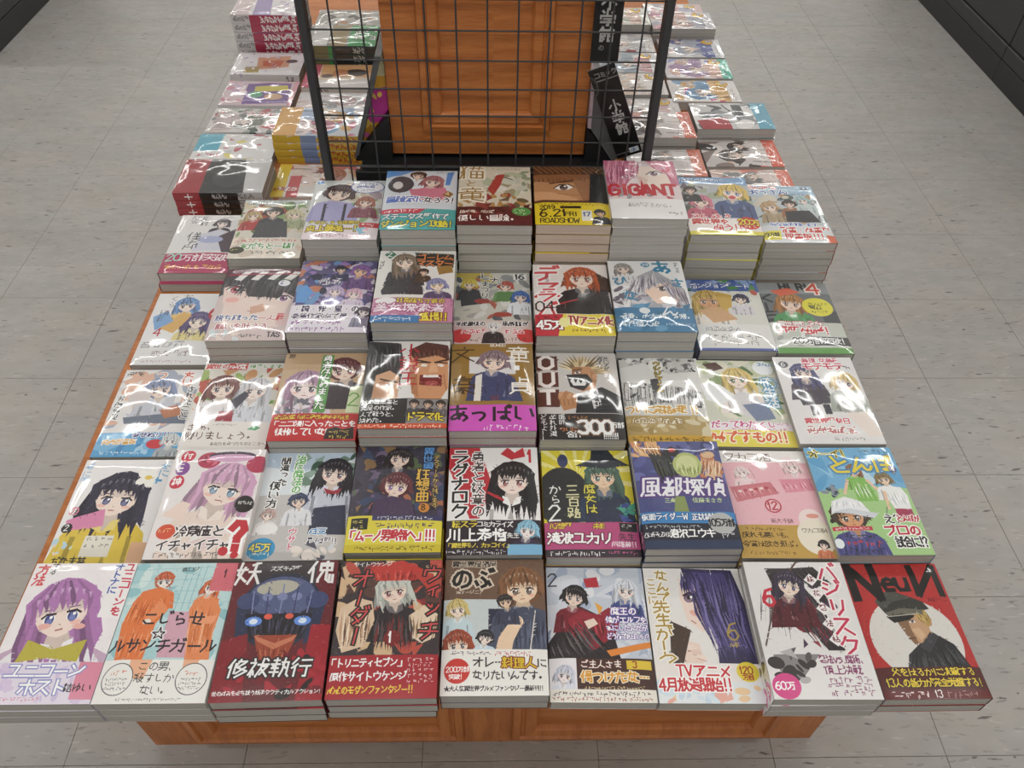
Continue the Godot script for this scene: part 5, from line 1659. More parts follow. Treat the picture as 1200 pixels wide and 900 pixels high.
			txt("な", 14, 66, 20, "2a80a8", "", 0.13)
			oval(50, 10, 6, 6, "2a80a8")
			txt("29", 46, 7, 7, "f0f0f0", "", 0.13)
			fine(88, 4, 5, 4, "555555")
			txt("〓〓〓〓〓", 90, 4, 5, "5a5a60", "", 0.1, true)
			belt(98, "3a7aa8")
			spl(0, 98, 100, 40, ["4a8ab8", "5a9ac4", "347098"], 16, 9, 3)
			txt("ん", 60, 94, 22, "e8eef2", "", 0.1)
			oval(38, 104, 7, 6, "e6ecf0")
			txt("〓春、〓大〓〓〓帰。", 6, 110, 9.6, "e8f0f6", "", 0.12)
			txt("〓〓個人〓", 4, 124, 10, "e8f0f6", "", 0.12)
			fine(60, 127, 38, 4, "c8dcea")
		"28":
			cover("dcdcd4", "d8d8d4")
			rect(0, 0, 100, 26, "3c5aa8")
			spl(0, 0, 100, 24, ["4a8a4a", "5a78c0", "8aa8d8"], 26, 7, 68)
			fig(26, 46, 18, "d8b25a", "d8a070", "efe6dc", 1.1, "6a3a2a")
			poly([40, 28, 60, 34, 56, 60, 40, 66], "d0a848")
			fig(70, 42, 9, "3a3a58", "f2dccb", "d8d4dc", 0.6)
			poly([10, 66, 40, 60, 60, 84, 26, 92], "d8a878")
			txt("〓ンジョン〓ート", 6, 10, 11, "f0f4f8", "2a4a9a", 0.13, false, 0.95)
			fine(28, 3, 40, 5, "f0f4f8")
			oval(92, 28, 5, 6, "c05a4a")
			belt(94, "e7e7e4")
			txt("〓〓〓〓〓", 14, 100, 9, "6a6a70", "", 0.08)
			fine(12, 114, 76, 7, "7a7a80", 2)
			fine(20, 125, 60, 7, "8a7a7a", 3)
			rect(0, 138, 112, 4, "5a6ab0")
		"29":
			cover("6a7074", "606468")
			rect(0, 0, 100, 24, "8a9094")
			txt("HI RI", 34, 2, 17, "2c3034", "", 0.2, false, 0.9)
			txt("KIEE", 2, 26, 18, "2c3034", "", 0.2, true, 0.9)
			rect(78, 60, 22, 50, "4a4e54")
			fig(38, 44, 17, "b87a3c", "f0d4c0", "4a9a58", 0.9, "6a3a2a")
			poly([18, 18, 44, 12, 60, 22, 30, 30], "d85a3a")
			txt("4", 70, 2, 25, "d84a3a", "f0e0d8", 0.15, false, 1.3)
			oval(76, 52, 21, 19, "e8e03a")
			fine(62, 44, 28, 4.4, "4a4a2a")
			txt("奇跡", 64, 49, 9, "3a3a2a", "", 0.13)
			fine(64, 60, 26, 4.4, "4a4a2a", 4)
			belt(84, "c8ccc4")
			txt("異世界〓〓〓", 14, 82, 10, "f4f4f4", "c03a4a", 0.13)
			txt("〓〓〓〓!", 10, 93, 15, "d8303c", "ffffff", 0.15, false, 1.05)
			spl(0, 110, 100, 18, ["e8eae6", "a8aca8", "d0d4d0"], 18, 8, 6)
			rect(52, 112, 60, 16, "4a4c4e")
			txt("部突破!", 54, 114, 12, "f0f0f0", "", 0.14)
			txt("20万", 26, 114, 12, "3a3a3a", "ffffff", 0.14)
			rect(0, 132, 112, 10, "6aa858")
		"11":
			cover("e4e2e4", "dedcde")
			fig(66, 24, 10, "4a4450", "f6e6de", "3a3440", 0.7)
			poly([40, 52, 66, 40, 90, 50, 96, 92, 36, 94], "d0d2e0")
			poly([66, 60, 98, 30, 100, 96, 80, 96], "4a3a48")
			oval(58, 66, 18, 9, "a8b0d8")
			txt("〓村", 34, 6, 13, "3a3a3e", "", 0.08, true)
			txt("〓〓", 18, 4, 11, "3a3a3e", "", 0.07, true)
			txt("僕〓", 22, 48, 22, "3a3a3e", "", 0.07, true)
			belt(98, "b8305e")
			txt("20", 4, 100, 18, "9ce0d0", "", 0.12)
			txt("万部突破", 24, 101, 17, "f8f0f4", "", 0.1, false, 1.0, 0.1)
			txt("〓〓っぽい〓〓〓〓", 6, 126, 9, "e8b048", "", 0.13)
		"12":
			cover("dcd6cc", "d4d0c8")
			rect(0, 0, 100, 16, "c8d0d0")
			spl(0, 14, 100, 80, ["8aa86a", "b8a078", "5a7a4a", "d8c8a8", "a04a3a"], 46, 10, 72)
			fig(20, 42, 10, "c0a470", "f2dccb", "b83a3a", 0.8)
			fig(48, 34, 12, "2c2a2c", "f0d4c0", "3a3a42", 0.5)
			fig(80, 38, 10, "d8d0a8", "f2dccb", "a8b088", 0.9)
			poly([30, 60, 70, 56, 76, 96, 26, 96], "45454c")
			txt("〓〓〓〓〓", 6, 2, 11, "f2f4f4", "4a6a6a", 0.12)
			belt(98, "e6dcd0")
			spl(0, 98, 100, 40, ["f0e4d4", "d8c8b8", "e8d0c0"], 16, 9, 2)
			fine(4, 100, 90, 6, "c83a3a", 3)
			txt("友だちと一緒!", 14, 110, 13, "58a04a", "ffffff", 0.13, false, 0.92)
			oval(10, 124, 11, 8, "3a3a30")
			fine(3, 121, 14, 5, "f0e060")
			fine(30, 127, 60, 6, "3a3a3a", 6)
		"13":
			cover("d4d8d8", "ccd0d0")
			spl(50, 10, 50, 90, ["8ab078", "c8b8a0", "b0a0a8", "dcdcd4"], 30, 10, 73)
			fig(34, 34, 19, "4a3238", "f4dccb", "9a98cc", 0.5, "5a3a2a")
			poly([8, 66, 30, 54, 58, 60, 64, 104, 6, 104], "a8a6d4")
			rect(20, 62, 4, 40, "3a3448")
			rect(48, 62, 4, 40, "3a3448")
			fig(76, 56, 11, "b06a58", "f4dccb", "8a4a5a", 0.8)
			oval(76, 18, 24, 17, "3a5ab0")
			oval(76, 18, 22.6, 15.6, "eef0f6")
			fine(60, 8, 32, 5, "3a5ab0")
			txt("〓〓〓", 60, 14, 9, "3a5ab0", "", 0.12)
			fine(62, 25, 28, 4, "3a5ab0", 4)
			oval(8, 6, 5, 5, "4a8ad0")
			belt(112, "e9ddE2")
			txt("〓の〓、〓〓世界の", 6, 102, 8, "f0d83a", "5a4a1a", 0.13, false, 0.95)
			txt("史上最強…!?", 4, 113, 14, "f0d83a", "5a4a1a", 0.14, false, 0.9)
			rect(74, 106, 26, 11, "d03a44")
			fine(76, 108, 22, 6, "ffffff")
			fine(10, 131, 80, 5, "b0608a", 5)
			spl(70, 118, 28, 10, ["8ac8e0", "f0b0c0"], 8, 5, 4)
		"14":
			cover("d8e0ea", "e0dce0", "冒険家", "4a70c0")
			poly([0, 0, 40, 0, 20, 16, 0, 18], "5a9ae0")
			poly([86, 6, 96, 2, 90, 40, 84, 40], "4a8ad8")
			fig(44, 14, 10, "3c2c2a", "f2d4be", "e0e4ec", 0.3)
			fig(64, 30, 13, "b06a70", "f6dfd0", "d8788e", 0.9)
			oval(22, 38, 18, 20, "4a464c")
			oval(18, 40, 7, 9, "d8d4d4")
			poly([34, 50, 84, 46, 90, 66, 40, 74], "d87a92")
			poly([88, 54, 96, 60, 90, 70, 80, 64], "9a6a2a")
			txt("4", 85, 57, 9, "f0e0b0", "", 0.12)
			fine(70, 3, 26, 4, "3a3a4a")
			txt("冒険家に", 4, 68, 16, "5a7ad0", "ffffff", 0.13, false, 0.85, 0.1)
			txt("なろう!", 56, 70, 14, "3a3a58", "ffffff", 0.13, false, 0.9, 0.1)
			belt(98, "4ab0b0")
			poly([0, 98, 60, 98, 50, 108, 0, 108], "d83a54")
			fine(4, 99, 44, 6, "ffffff")
			txt("ステータス操作で", 3, 109, 12, "f4fafa", "2a6a78", 0.14, false, 0.92)
			txt("ダンジョン攻略!", 1, 124, 14, "f0e03a", "2a6a78", 0.14, false, 0.92)
		"15":
			cover("d8d0bc", "d0c8b4", "猫と竜", "8a6a2a")
			spl(34, 8, 64, 64, ["b8c0a0", "8a9a78", "e0dcd0", "a09878", "c8c8b8"], 40, 9, 75)
			poly([40, 60, 52, 24, 64, 22, 58, 50, 48, 76], "b83a34")
			spl(0, 74, 100, 30, ["a02c30", "b88a4a", "c8b088", "6a5a3a"], 30, 7, 6)
			oval(70, 40, 10, 10, "cfd4c0")
			line(62, 30, 74, 36, 2, "3a3a2e")
			txt("猫", 1, 0, 36, "a07c30", "efe8d8", 0.07)
			txt("と", 10, 38, 16, "a07c30", "", 0.1)
			txt("竜", 1, 56, 38, "a07c30", "efe8d8", 0.07)
			fine(46, 5, 46, 4, "6a6458")
			belt(102, "5c1c22")
			spl(0, 102, 100, 20, ["7a2428", "8a3a34", "4a141a"], 16, 8, 3)
			oval(86, 112, 13, 10, "4a9a48")
			fine(76, 106, 20, 5, "e8f0c0")
			fine(76, 113, 20, 5, "e8f0c0", 3)
			txt("猫〓竜、〓〓〓", 4, 110, 7, "f0dcc8", "", 0.12)
			txt("優しい冒険。", 2, 121, 14, "f6f0ea", "", 0.11, false, 0.98)
		"16":
			cover("5a3420", "5a3420")
			rect(0, 0, 100, 24, "4a2a18")
			for k in 14:
				line(k * 8, 2, k * 8 + 12, 20, 1.2, "9a6a3a")
			poly([0, 30, 78, 26, 82, 88, 0, 88], "c08a5c")
			poly([0, 24, 86, 22, 80, 42, 40, 46, 0, 40], "8a5632")
			poly([0, 66, 30, 70, 60, 84, 60, 88, 0, 88], "d8a070")
			poly([54, 40, 78, 34, 82, 88, 66, 88], "a06c44")
			strands(2, 30, 78, 28, 0, 44, 80, 44, 1.0, 30, ["6a4024", "9a6840"])
			eye_at(41, 57, 14, 8, "4a3830", -0.08)
			line(22, 46, 54, 40, 3, "4a2a1c")
			poly([80, 20, 100, 20, 100, 92, 74, 92], "1c1a1c")
			line(30, 72, 70, 76, 1.4, "a06c44")
			belt(94, "ecd01e")
			fine(4, 96, 90, 4, "3a300a")
			txt("2019", 7, 101, 9, "26200a", "", 0.17)
			rect(34, 102, 28, 6, "26200a")
			txt("6.21", 7, 110, 17, "26200a", "", 0.14)
			txt("FRI", 40, 116, 10, "26200a", "", 0.14)
			txt("ROADSHOW", 7, 129, 10, "26200a", "", 0.14, false, 1.0)
			rect(62, 112, 14, 22, "e8e6d8")
			txt("17", 64, 116, 10, "2a4a9a", "", 0.16)
			fig(88, 116, 7, "1c1a1a", "e0b48c", "2a2a2c", 0.2)
		"17":
			cover("e3d2d6", "dcd0d2", "GIGANT", "c02a50")
			poly([0, 0, 46, 0, 40, 40, 20, 76, 0, 84], "c86a88")
			poly([60, 0, 100, 0, 100, 60, 90, 70, 84, 30], "cc708c")
			for k in 9:
				line(4 + k * 5, 0, k * 4 - 6, 66, 1.3, ["b04a70", "e8a8bc"][k % 2])
			poly([40, 18, 82, 14, 88, 60, 64, 80, 46, 60], "f0dccf")
			poly([44, 40, 58, 50, 52, 74, 44, 60], "e0c0b4")
			eye_at(28, 46, 9, 6, "8a5a70", 0.1)
			eye_at(68, 36, 11, 7, "8a5a70", -0.1)
			strands(0, 0, 50, 0, -6, 80, 44, 50, 1.4, 40, ["b04a70", "e8a8bc", "d88aa4", "9a3a60"])
			strands(56, 0, 100, 0, 76, 30, 104, 66, 1.4, 30, ["b04a70", "e8a8bc", "d88aa4"])
			spl(0, 74, 90, 22, ["d8a0ac", "9a9298", "c8404c", "e8d0cc"], 20, 7, 7)
			txt("3", 80, 12, 20, "d83a54", "", 0.16)
			txt("GIGANT", 2, 64, 27, "c8202e", "", 0.2, false, 0.98)
			poly([48, 50, 54, 84, 44, 84], "c8202e")
			belt(98, "ecebeb")
			txt("私が守るから。", 24, 108, 10, "5a5858", "", 0.06, false, 0.9, 0.15)
			fine(74, 128, 22, 5, "3a3a3a")
		"18":
			cover("b8bcc0", "c0c4c8")
			rect(0, 0, 100, 20, "7aa8d8")
			txt("〓〓〓なのに", 2, 4, 11, "eaf2fa", "3a6aa8", 0.12)
			spl(0, 20, 100, 80, ["7a6a78", "a8b098", "d0ccc8", "5a6a58"], 46, 10, 78)
			fig(72, 40, 18, "e4c460", "f8e0d0", "4a5a8a", 0.7, "4a7ab0")
			oval(72, 54, 5, 4, "d84a5a")
			fig(24, 64, 13, "d87a90", "f6dccb", "c85a72", 0.8)
			fig(14, 36, 8, "4a3a38", "e8ccb8", "3a3a3a", 0.4)
			belt(106, "efe9e4")
			rect(0, 134, 112, 8, "e8dc50")
			txt("〓〓、〓〓〓", 8, 96, 9, "d83a3a", "ffffff", 0.14)
			txt("異世界を", 6, 108, 13, "d8403a", "ffffff", 0.15)
			txt("救う!!!", 34, 120, 14, "d8403a", "ffffff", 0.15)
			oval(84, 116, 15, 14, "d82c2c")
			txt("20万", 70, 108, 13, "f4e040", "8a1a1a", 0.16)
			fine(74, 121, 22, 6, "f8f0d0")
		"19":
			cover("c3ccd0", "ccd2d6")
			rect(0, 0, 100, 28, "a8c8e0")
			txt("〓〓〓〓〓", 0, 2, 10, "e0505a", "ffffff", 0.14)
			txt("おっさん", 4, 12, 14, "3a58b0", "ffffff", 0.13)
			fine(46, 24, 40, 5, "3a5a8a")
			rect(82, 4, 9, 9, "4a5a7a")
			spl(0, 30, 100, 70, ["8a9a8a", "b89a78", "d8d0c0", "5a6a6a"], 44, 9, 79)
			fig(26, 58, 11, "c8a47a", "f2dccb", "b09a78", 0.8)
			fig(54, 50, 9, "3a302c", "f0d4c0", "a06a4a", 0.4)
			fig(78, 40, 9, "a8ccd0", "f2e4dc", "c8d8d8", 0.9)
			poly([44, 70, 80, 66, 90, 96, 40, 96], "33333a")
			belt(104, "dcdfe4")
			txt("〓〓〓〓〓〓ます", 14, 98, 8.6, "4a68c0", "ffffff", 0.14)
			txt("〓重・〓重〓", 26, 109, 12, "d8403a", "ffffff", 0.15)
			txt("即重版!!!", 30, 123, 13, "d8403a", "ffffff", 0.15)
			poly([0, 118, 26, 116, 24, 136, 0, 136], "ece04a")
			txt("19万部", 1, 121, 9, "2a2a2a", "", 0.14, false, 0.8)
			rect(88, 126, 24, 16, "e06a4a")
		_:
			paint_side(id)

# covers on the two side columns, seen flat and small
func paint_side(id: String) -> void:
	match id:
		"L1":
			cover("2b2b2e", "1d1d20")
			rect(0, 100, 112, 42, "a82a34")
			poly([0, 0, 100, 0, 100, 30, 40, 36, 0, 44], "c9c9cb")
			oval(60, 60, 26, 26, "3c3c40")
			rect(100, 0, 12, 40, "c4c4c6")
			txt("〓〓〓〓〓", 102, 14, 8, "3a3a3e", "", 0.1, true)
			txt("〓〓〓", 102, 58, 8, "d8d8d8", "", 0.1, true)
			line(106, 112, 106, 124, 1.8, "f0f0f0")
			line(102, 118, 110, 118, 1.8, "f0f0f0")
		"L2":
			cover("e2e2e4", "dcdcde")
			rect(0, 98, 60, 44, "5ab4d0")
			spl(0, 20, 100, 70, ["f0ecec", "d0d0d6", "e8d878", "c86a78"], 22, 9, 82)
			txt("〓〓〓〓", 70, 90, 11, "c84a60", "", 0.12, true)
		"L3":
			cover("dad6d6", "e4e2e2")
			spl(0, 0, 100, 142, ["8a8e90", "c86a6e", "f0eeee", "5a6a64", "b0b8b0"], 40, 13, 83)
			fig(60, 60, 20, "8a9088", "f0e6e0", "c8b8b8", 1.0)
			txt("〓〓〓", 20, 20, 18, "b83a4a", "f4f4f4", 0.1, true)
		"L4":
			cover("d6c0c8", "e6e4e6")
			poly([10, 14, 90, 8, 96, 96, 14, 100], "7a5aa0")
			poly([20, 20, 40, 14, 50, 80, 26, 84], "d8cc58")
			oval(66, 40, 12, 18, "d8b08a")
			oval(60, 76, 12, 14, "6ab08a")
			spl(0, 100, 100, 40, ["d88aa0", "f0e0e4", "c0a0c8"], 20, 7, 84)
			rect(0, 0, 100, 8, "e0a0b0")
		"L5":
			cover("e6e3e8", "e2e0e4")
			poly([20, 30, 70, 26, 84, 90, 30, 96], "d8a080")
			poly([40, 40, 70, 44, 66, 80, 44, 84], "c86a4a")
			oval(44, 24, 8, 12, "3a2c34")
			rect(70, 84, 24, 30, "b09a5a")
			spl(0, 0, 100, 142, ["c8c0d8", "efecf2", "a890b8"], 26, 4, 85)
			txt("〓〓", 102, 10, 9, "5a5a60", "", 0.12, true)
		"L6":
			cover("e9e6ea", "b8244c", "")
			poly([0, 70, 100, 60, 100, 96, 0, 100], "a898c8")
			spl(0, 0, 100, 60, ["c8b8d8", "f2f0f4", "e0d0e0"], 22, 9, 86)
			rect(0, 104, 100, 38, "d8c8cc")
			rect(100, 104, 12, 38, "d9d6d8")
			txt("〓〓〓〓〓", 102, 106, 7, "6a6a70", "", 0.12, true)
			txt("〓〓〓〓〓〓〓〓", 102, 10, 9.2, "f2f0f2", "", 0.17, true)
		"M1":
			cover("dfd8d4", "e0d8d4")
			spl(0, 0, 100, 142, ["e8e0dc", "c86a6a", "f2eeea", "d8a078"], 26, 14, 91)
			fig(40, 44, 20, "b06a5a", "f6e6de", "e4d0c8", 1.0)
			rect(40, 96, 60, 20, "c8444a")
			rect(0, 120, 100, 22, "e4c430")
			txt("の〓〓", 74, 98, 12, "ffffff", "b83a48", 0.12, true)
			txt("〓〓", 74, 122, 10, "a02a2a", "", 0.13, true)
		"M2":
			cover("d8dce4", "e0b830")
			spl(0, 0, 100, 100, ["b8c8e4", "f0ecec", "e8b878", "d86a8a", "8ab0d8"], 40, 13, 92)
			fig(34, 44, 17, "d8a060", "f6e6de", "b0c4e4", 1.0)
			fig(72, 60, 16, "d88aa0", "f6e6de", "f0e0e0", 1.0)
			rect(0, 104, 100, 38, "e8b060")
			rect(100, 70, 12, 26, "7a94c8")
			txt("〓〓〓〓〓〓〓", 102, 4, 9, "b84a2a", "", 0.15, true)
		"M3":
			cover("dcdadc", "e0dcdc")
			spl(0, 0, 100, 142, ["c8c8cc", "f0f0f2", "d87a7a", "a8a0a8", "e8d8d8"], 40, 12, 93)
			fig(40, 50, 18, "c8a8a8", "f6ecea", "d8d0d4", 1.0)
			fig(66, 84, 18, "a8a8b0", "f6ecea", "e0d0d0", 1.0)
			rect(84, 10, 14, 60, "d8a838")
			fine(86, 14, 10, 8, "8a5a1a")
		"M4":
			cover("e2d2c0", "e6e0da")
			rect(0, 0, 60, 110, "dfa468")
			oval(40, 40, 16, 22, "3c2a24")
			oval(44, 72, 18, 16, "c87844")
			oval(56, 96, 8, 12, "5a3a34")
			poly([70, 0, 100, 0, 100, 142, 76, 142], "e4dcdc")
			rect(0, 112, 100, 30, "c84a68")
			txt("〓〓", 102, 90, 9, "5a4a44", "", 0.12, true)
		"M5":
			cover("8c8a84", "2c2e30")
			rect(0, 0, 100, 56, "3aa058")
			txt("〓〓", 52, 4, 22, "eef2ee", "2a6a3c", 0.13, true)
			txt("〓〓", 22, 4, 22, "eef2ee", "2a6a3c", 0.13, true)
			poly([0, 60, 100, 60, 100, 90, 0, 96], "9a8454")
			rect(0, 98, 100, 44, "d4d4d2")
			rect(100, 96, 12, 46, "7a7a4a")
			rect(100, 88, 12, 8, "38a058")
			txt("〓〓〓", 102, 20, 9, "d8dcd8", "", 0.12, true)
		"M6":
			cover("b8b4ae", "d8d6d4")
			spl(0, 0, 100, 142, ["8a8478", "d8d4d0", "c08458", "6a6460"], 46, 9, 96)
			rect(100, 60, 12, 16, "4a4a4a")
			rect(100, 84, 12, 12, "6a6a6a")
		_:
			side_right(id)

func badge(x: float, y: float) -> void:
	oval(x, y, 14, 14, "c83a32")
	oval(x, y, 12.6, 12.6, "ecc42e")
	oval(x + 4, y + 3, 6, 6.5, "b8c4d8")
	line(x - 7, y - 3, x - 2, y - 4, 1.4, "7a5a1a")
	line(x - 6, y + 3, x, y + 4, 1.4, "c83a32")

func side_right(id: String) -> void:
	var looks := {
		"R1": ["d8b8ae", ["8a8a8c", "e8d8d4", "e87a68"], false, "e8745f"], "R2": ["cfcac8", ["3a3434", "e4dedc", "d8b0a0", "8a7a74"], false, "e8644e"],
		"R3": ["d9dadc", ["9a9ea4", "f0f0f0", "5a5e66"], false, "6ab4d0"], "R4": ["e8e6e6", ["6aa0d0", "f4f2f2", "e0b068", "d84a8a"], true, "eceaea"],
		"R5": ["e6e0e8", ["b090c0", "f2eef4", "e8c0b0", "8090d0"], true, "58c8b0"], "R6": ["d8dae0", ["a8b0c4", "f0f0f0", "5a68a8", "d8c0c0"], true, "d8dce4"],
		"R7": ["e4dede", ["d8b0a8", "f0ecec", "b0b4c4", "c88aa0"], true, "d8d8e0"], "R8": ["e6dfe0", ["e0b0b8", "f2f0f0", "b8b8cc"], true, "e4c8c8"],
		"Q1": ["dcd8d8", ["b0acae", "f0eeee", "e0b8b0"], false, "e8826c"], "Q2": ["d8cccb", ["b8b0b0", "f0ecec", "d89a90", "7a7274"], false, "e87a66"],
		"Q3": ["e4e2e2", ["f2f2f2", "c8c8cc", "d8b8b8"], true, "e6e4e4"], "Q4": ["e8dcd8", ["f0d8c8", "8a9a94", "f4f0f0", "d89088"], true, "e6e2e0"],
		"Q7": ["e2dede", ["f0eeee", "a84a54", "c8c8cc", "8a8488"], true, "e6e2e2"], "Q5": ["dfe2e6", ["a8b8c8", "f2f4f4", "d8a0a8", "c8d8e0"], true, "e2e4e8"], "Q6": ["e6e6e0", ["c8d0c0", "f2f2f0", "e0c0b0"], true, "e0e2d8"]}
	var k: Array = looks[id]
	cover(k[0], k[0])
	spl(0, 0, 100, 142, k[1], 30, 20, hash(id) % 1000)
	dab(500)
	if id == "R3":
		poly([0, 10, 30, 4, 40, 60, 0, 64], "b83a44")
		line(10, 90, 90, 60, 3, "4a4e54")
		rect(0, 112, 100, 30, k[3])
		oval(18, 92, 14, 14, "f0f0f0")
		rect(46, 76, 44, 18, "5a5e64")
	elif not k[2]:
		rect(0, 98, 100, 44, k[3])
		fig(36, 50, 19, "4a3c3c", "f0dccf", "d8d0d0", 0.8)
		fig(74, 66, 14, k[1][0], "f0dccf", k[1][1], 1.0)
		for n in 4:
			fine(6, 102 + n * 9, 84, 7, "fbeae6", n)
	else:
		fig(40, 56, 22, k[1][0], "f6e4da", k[1][2], 1.0)
		fig(78, 40, 12, k[1][2], "f6e4da", k[1][0], 0.8)
		rect(0, 120, 100, 22, k[3])
		if id != "Q7":
			badge(80, 112)
		fine(6, 126, 54, 7, "8a7a80", 3)

# ---------------------------------------------------------------- comics
const ORD := ["topmost", "second from top", "third from top", "fourth from top", "fifth from top", "sixth from top", "seventh from top", "eighth from top", "ninth from top", "tenth from top", "eleventh from top"]

func lift(u: float, v: float, top: bool, sd: float, dome: float, wave: float) -> float:
	if not top:
		return 0.0
	var e := minf(minf(u, 1.0 - u), minf(v, 1.0 - v))
	var k := smoothstep(0.0, 0.16, e)
	var d := dome * sqrt(maxf(0.0, sin(PI * u) * sin(PI * v)))
	# the film pulls the edges of the cover down
	d += 0.0012 * (0.5 + fmod(sd * 0.37, 1.0)) * smoothstep(0.0, 0.1, minf(v, 1.0 - v)) * smoothstep(0.0, 0.13, minf(u, 1.0 - u))
	return d + wave * k * (fade.get_noise_2d(u * 128.0 + sd * 300.0, v * 182.0) + 0.3 * fade.get_noise_2d(u * 240.0 + sd * 300.0, v * 200.0 + 700.0)) + wave * 0.6

# the printed sheet of a book from v0 to 1, with flaps that turn down at the sides
func sheet(w: float, d: float, t: float, v0: float, out: float, top: bool, sd: float, dome: float, wave: float, sides: bool, whole: bool) -> ArrayMesh:
	var st := SurfaceTool.new()
	st.begin(Mesh.PRIMITIVE_TRIANGLES)
	var nx := 18 if top else 1
	var vs := [v0]
	for j in 27:
		var vj := 0.5 - 0.5 * cos(PI * j / 26.0)
		if vj > v0 + 0.004 and (top or j == 26):
			vs.append(vj)
	var nz := vs.size() - 1
	var us := 100.0 / 112.0
	var pts := []
	for j in nz + 1:
		for i in nx + 1:
			var u := 0.5 - 0.5 * cos(PI * i / nx)
			var v: float = vs[j]
			var y := t + out + lift(u, v, top, sd, dome, wave)
			var q := 0.004
			var n := Vector3(-(lift(minf(1, u + q), v, top, sd, dome, wave) - lift(maxf(0, u - q), v, top, sd, dome, wave)) / (2 * q * w), 1, -(lift(u, minf(1, v + q), top, sd, dome, wave) - lift(u, maxf(0, v - q), top, sd, dome, wave)) / (2 * q * d)).normalized()
			pts.append([Vector3((u - 0.5) * w, y, (v - 0.5) * d), n, Vector2(u * us, v)])
	for j in nz:
		for i in nx:
			var a := j * (nx + 1) + i
			for k in [a, a + 1, a + nx + 2, a, a + nx + 2, a + nx + 1]:
				st.set_normal(pts[k][1])
				st.set_uv(pts[k][2])
				st.add_vertex(pts[k][0])
	var za := (v0 - 0.5) * d
	var zb := 0.5 * d
	var hx := w / 2
	if sides and not whole:
		# the band's flaps over the spine and the fore-edge
		quad_uv(st, [Vector3(hx + 0.0009, t + out, za), Vector3(hx + 0.0009, t + out, zb), Vector3(hx + 0.0009, 0, zb), Vector3(hx + 0.0009, 0, za)], [Vector2(us, v0), Vector2(us, 1), Vector2(1, 1), Vector2(1, v0)], Vector3.RIGHT)
		quad_uv(st, [Vector3(-hx - out, t + out, za), Vector3(-hx - out, t + out, zb), Vector3(-hx - out, 0.0, zb), Vector3(-hx - out, 0.0, za)], [Vector2(0.0, v0), Vector2(0.0, 1), Vector2(0.06, 1), Vector2(0.06, v0)], Vector3.LEFT)
	if whole:
		# back cover
		var g := Vector2(0.95, 0.5)
		quad_uv(st, [Vector3(-hx, 0, za), Vector3(hx, 0, za), Vector3(hx, 0, zb), Vector3(-hx, 0, zb)], [g, g, g, g], Vector3.DOWN)
	return st.commit()

func page_mesh(w: float, d: float, t: float) -> ArrayMesh:
	var st := SurfaceTool.new()
	st.begin(Mesh.PRIMITIVE_TRIANGLES)
	var x0 := -w / 2 + 0.0012
	var x1 := w / 2 - 0.0004
	var z0 := -d / 2 + 0.0004
	var z1 := d / 2 - 0.0004
	var y0 := 0.0004
	var y1 := t - 0.0004
	var uv := [Vector2(0, 0), Vector2(1, 0), Vector2(1, 1), Vector2(0, 1)]
	quad_uv(st, [Vector3(x0, y1, z1), Vector3(x1, y1, z1), Vector3(x1, y0, z1), Vector3(x0, y0, z1)], uv, Vector3.BACK)
	quad_uv(st, [Vector3(x0, y1, z0), Vector3(x1, y1, z0), Vector3(x1, y0, z0), Vector3(x0, y0, z0)], uv, Vector3.FORWARD)
	quad_uv(st, [Vector3(x0, y1, z0), Vector3(x0, y1, z1), Vector3(x0, y0, z1), Vector3(x0, y0, z0)], uv, Vector3.LEFT)
	quad_uv(st, [Vector3(x1, y1, z0), Vector3(x1, y1, z1), Vector3(x1, y0, z1), Vector3(x1, y0, z0)], uv, Vector3.RIGHT)
	quad_uv(st, [Vector3(x0, y1, z0), Vector3(x1, y1, z0), Vector3(x1, y1, z1), Vector3(x0, y1, z1)], uv, Vector3.UP)
	quad_uv(st, [Vector3(x0, y0, z0), Vector3(x1, y0, z0), Vector3(x1, y0, z1), Vector3(x0, y0, z1)], uv, Vector3.DOWN)
	return st.commit()

func spine_mesh(w: float, d: float, t: float) -> ArrayMesh:
	var st := SurfaceTool.new()
	st.begin(Mesh.PRIMITIVE_TRIANGLES)
	var us := 100.0 / 112.0
	var last := Vector2(0.0, t)
	# a slightly rounded back
	for k in 6:
		var a := PI * (k + 1) / 6.0
		var q := Vector2(0.0007 * sin(a), t * (0.5 + 0.5 * cos(a)))
		var n := Vector3(absf(q.y - last.y), q.x - last.x, 0).normalized()
		quad_uv(st, [Vector3(w / 2 + last.x, last.y, -d / 2), Vector3(w / 2 + last.x, last.y, d / 2), Vector3(w / 2 + q.x, q.y, d / 2), Vector3(w / 2 + q.x, q.y, -d / 2)], [Vector2(lerpf(us, 1, 1.0 - last.y / t), 0), Vector2(lerpf(us, 1, 1.0 - last.y / t), 1), Vector2(lerpf(us, 1, 1.0 - q.y / t), 1), Vector2(lerpf(us, 1, 1.0 - q.y / t), 0)], n)
		last = q
	return st.commit()

func one_book(id: String, label: String, group: String, w: float, d: float, t: float, m: Material, pages: Material, top: bool, sd: float) -> Node3D:
	var o := thing("comic_book", label, "comic book", Vector3.ZERO, 0.0, group)
	var dome := 0.0016
	var wave := 0.0011
	var c := part("cover", sheet(w, d, t, 0.0, 0.0, top, sd, dome, wave, true, true), m, o)
	part("spine", spine_mesh(w, d, t), m, c)
	part("page_block", page_mesh(w, d, t), pages, o)
	if band > 0.0:
		part("paper_band", sheet(w, d, t, band / 142.0, 0.0003, top, sd, dome, wave, true, false), m, o)
	return o

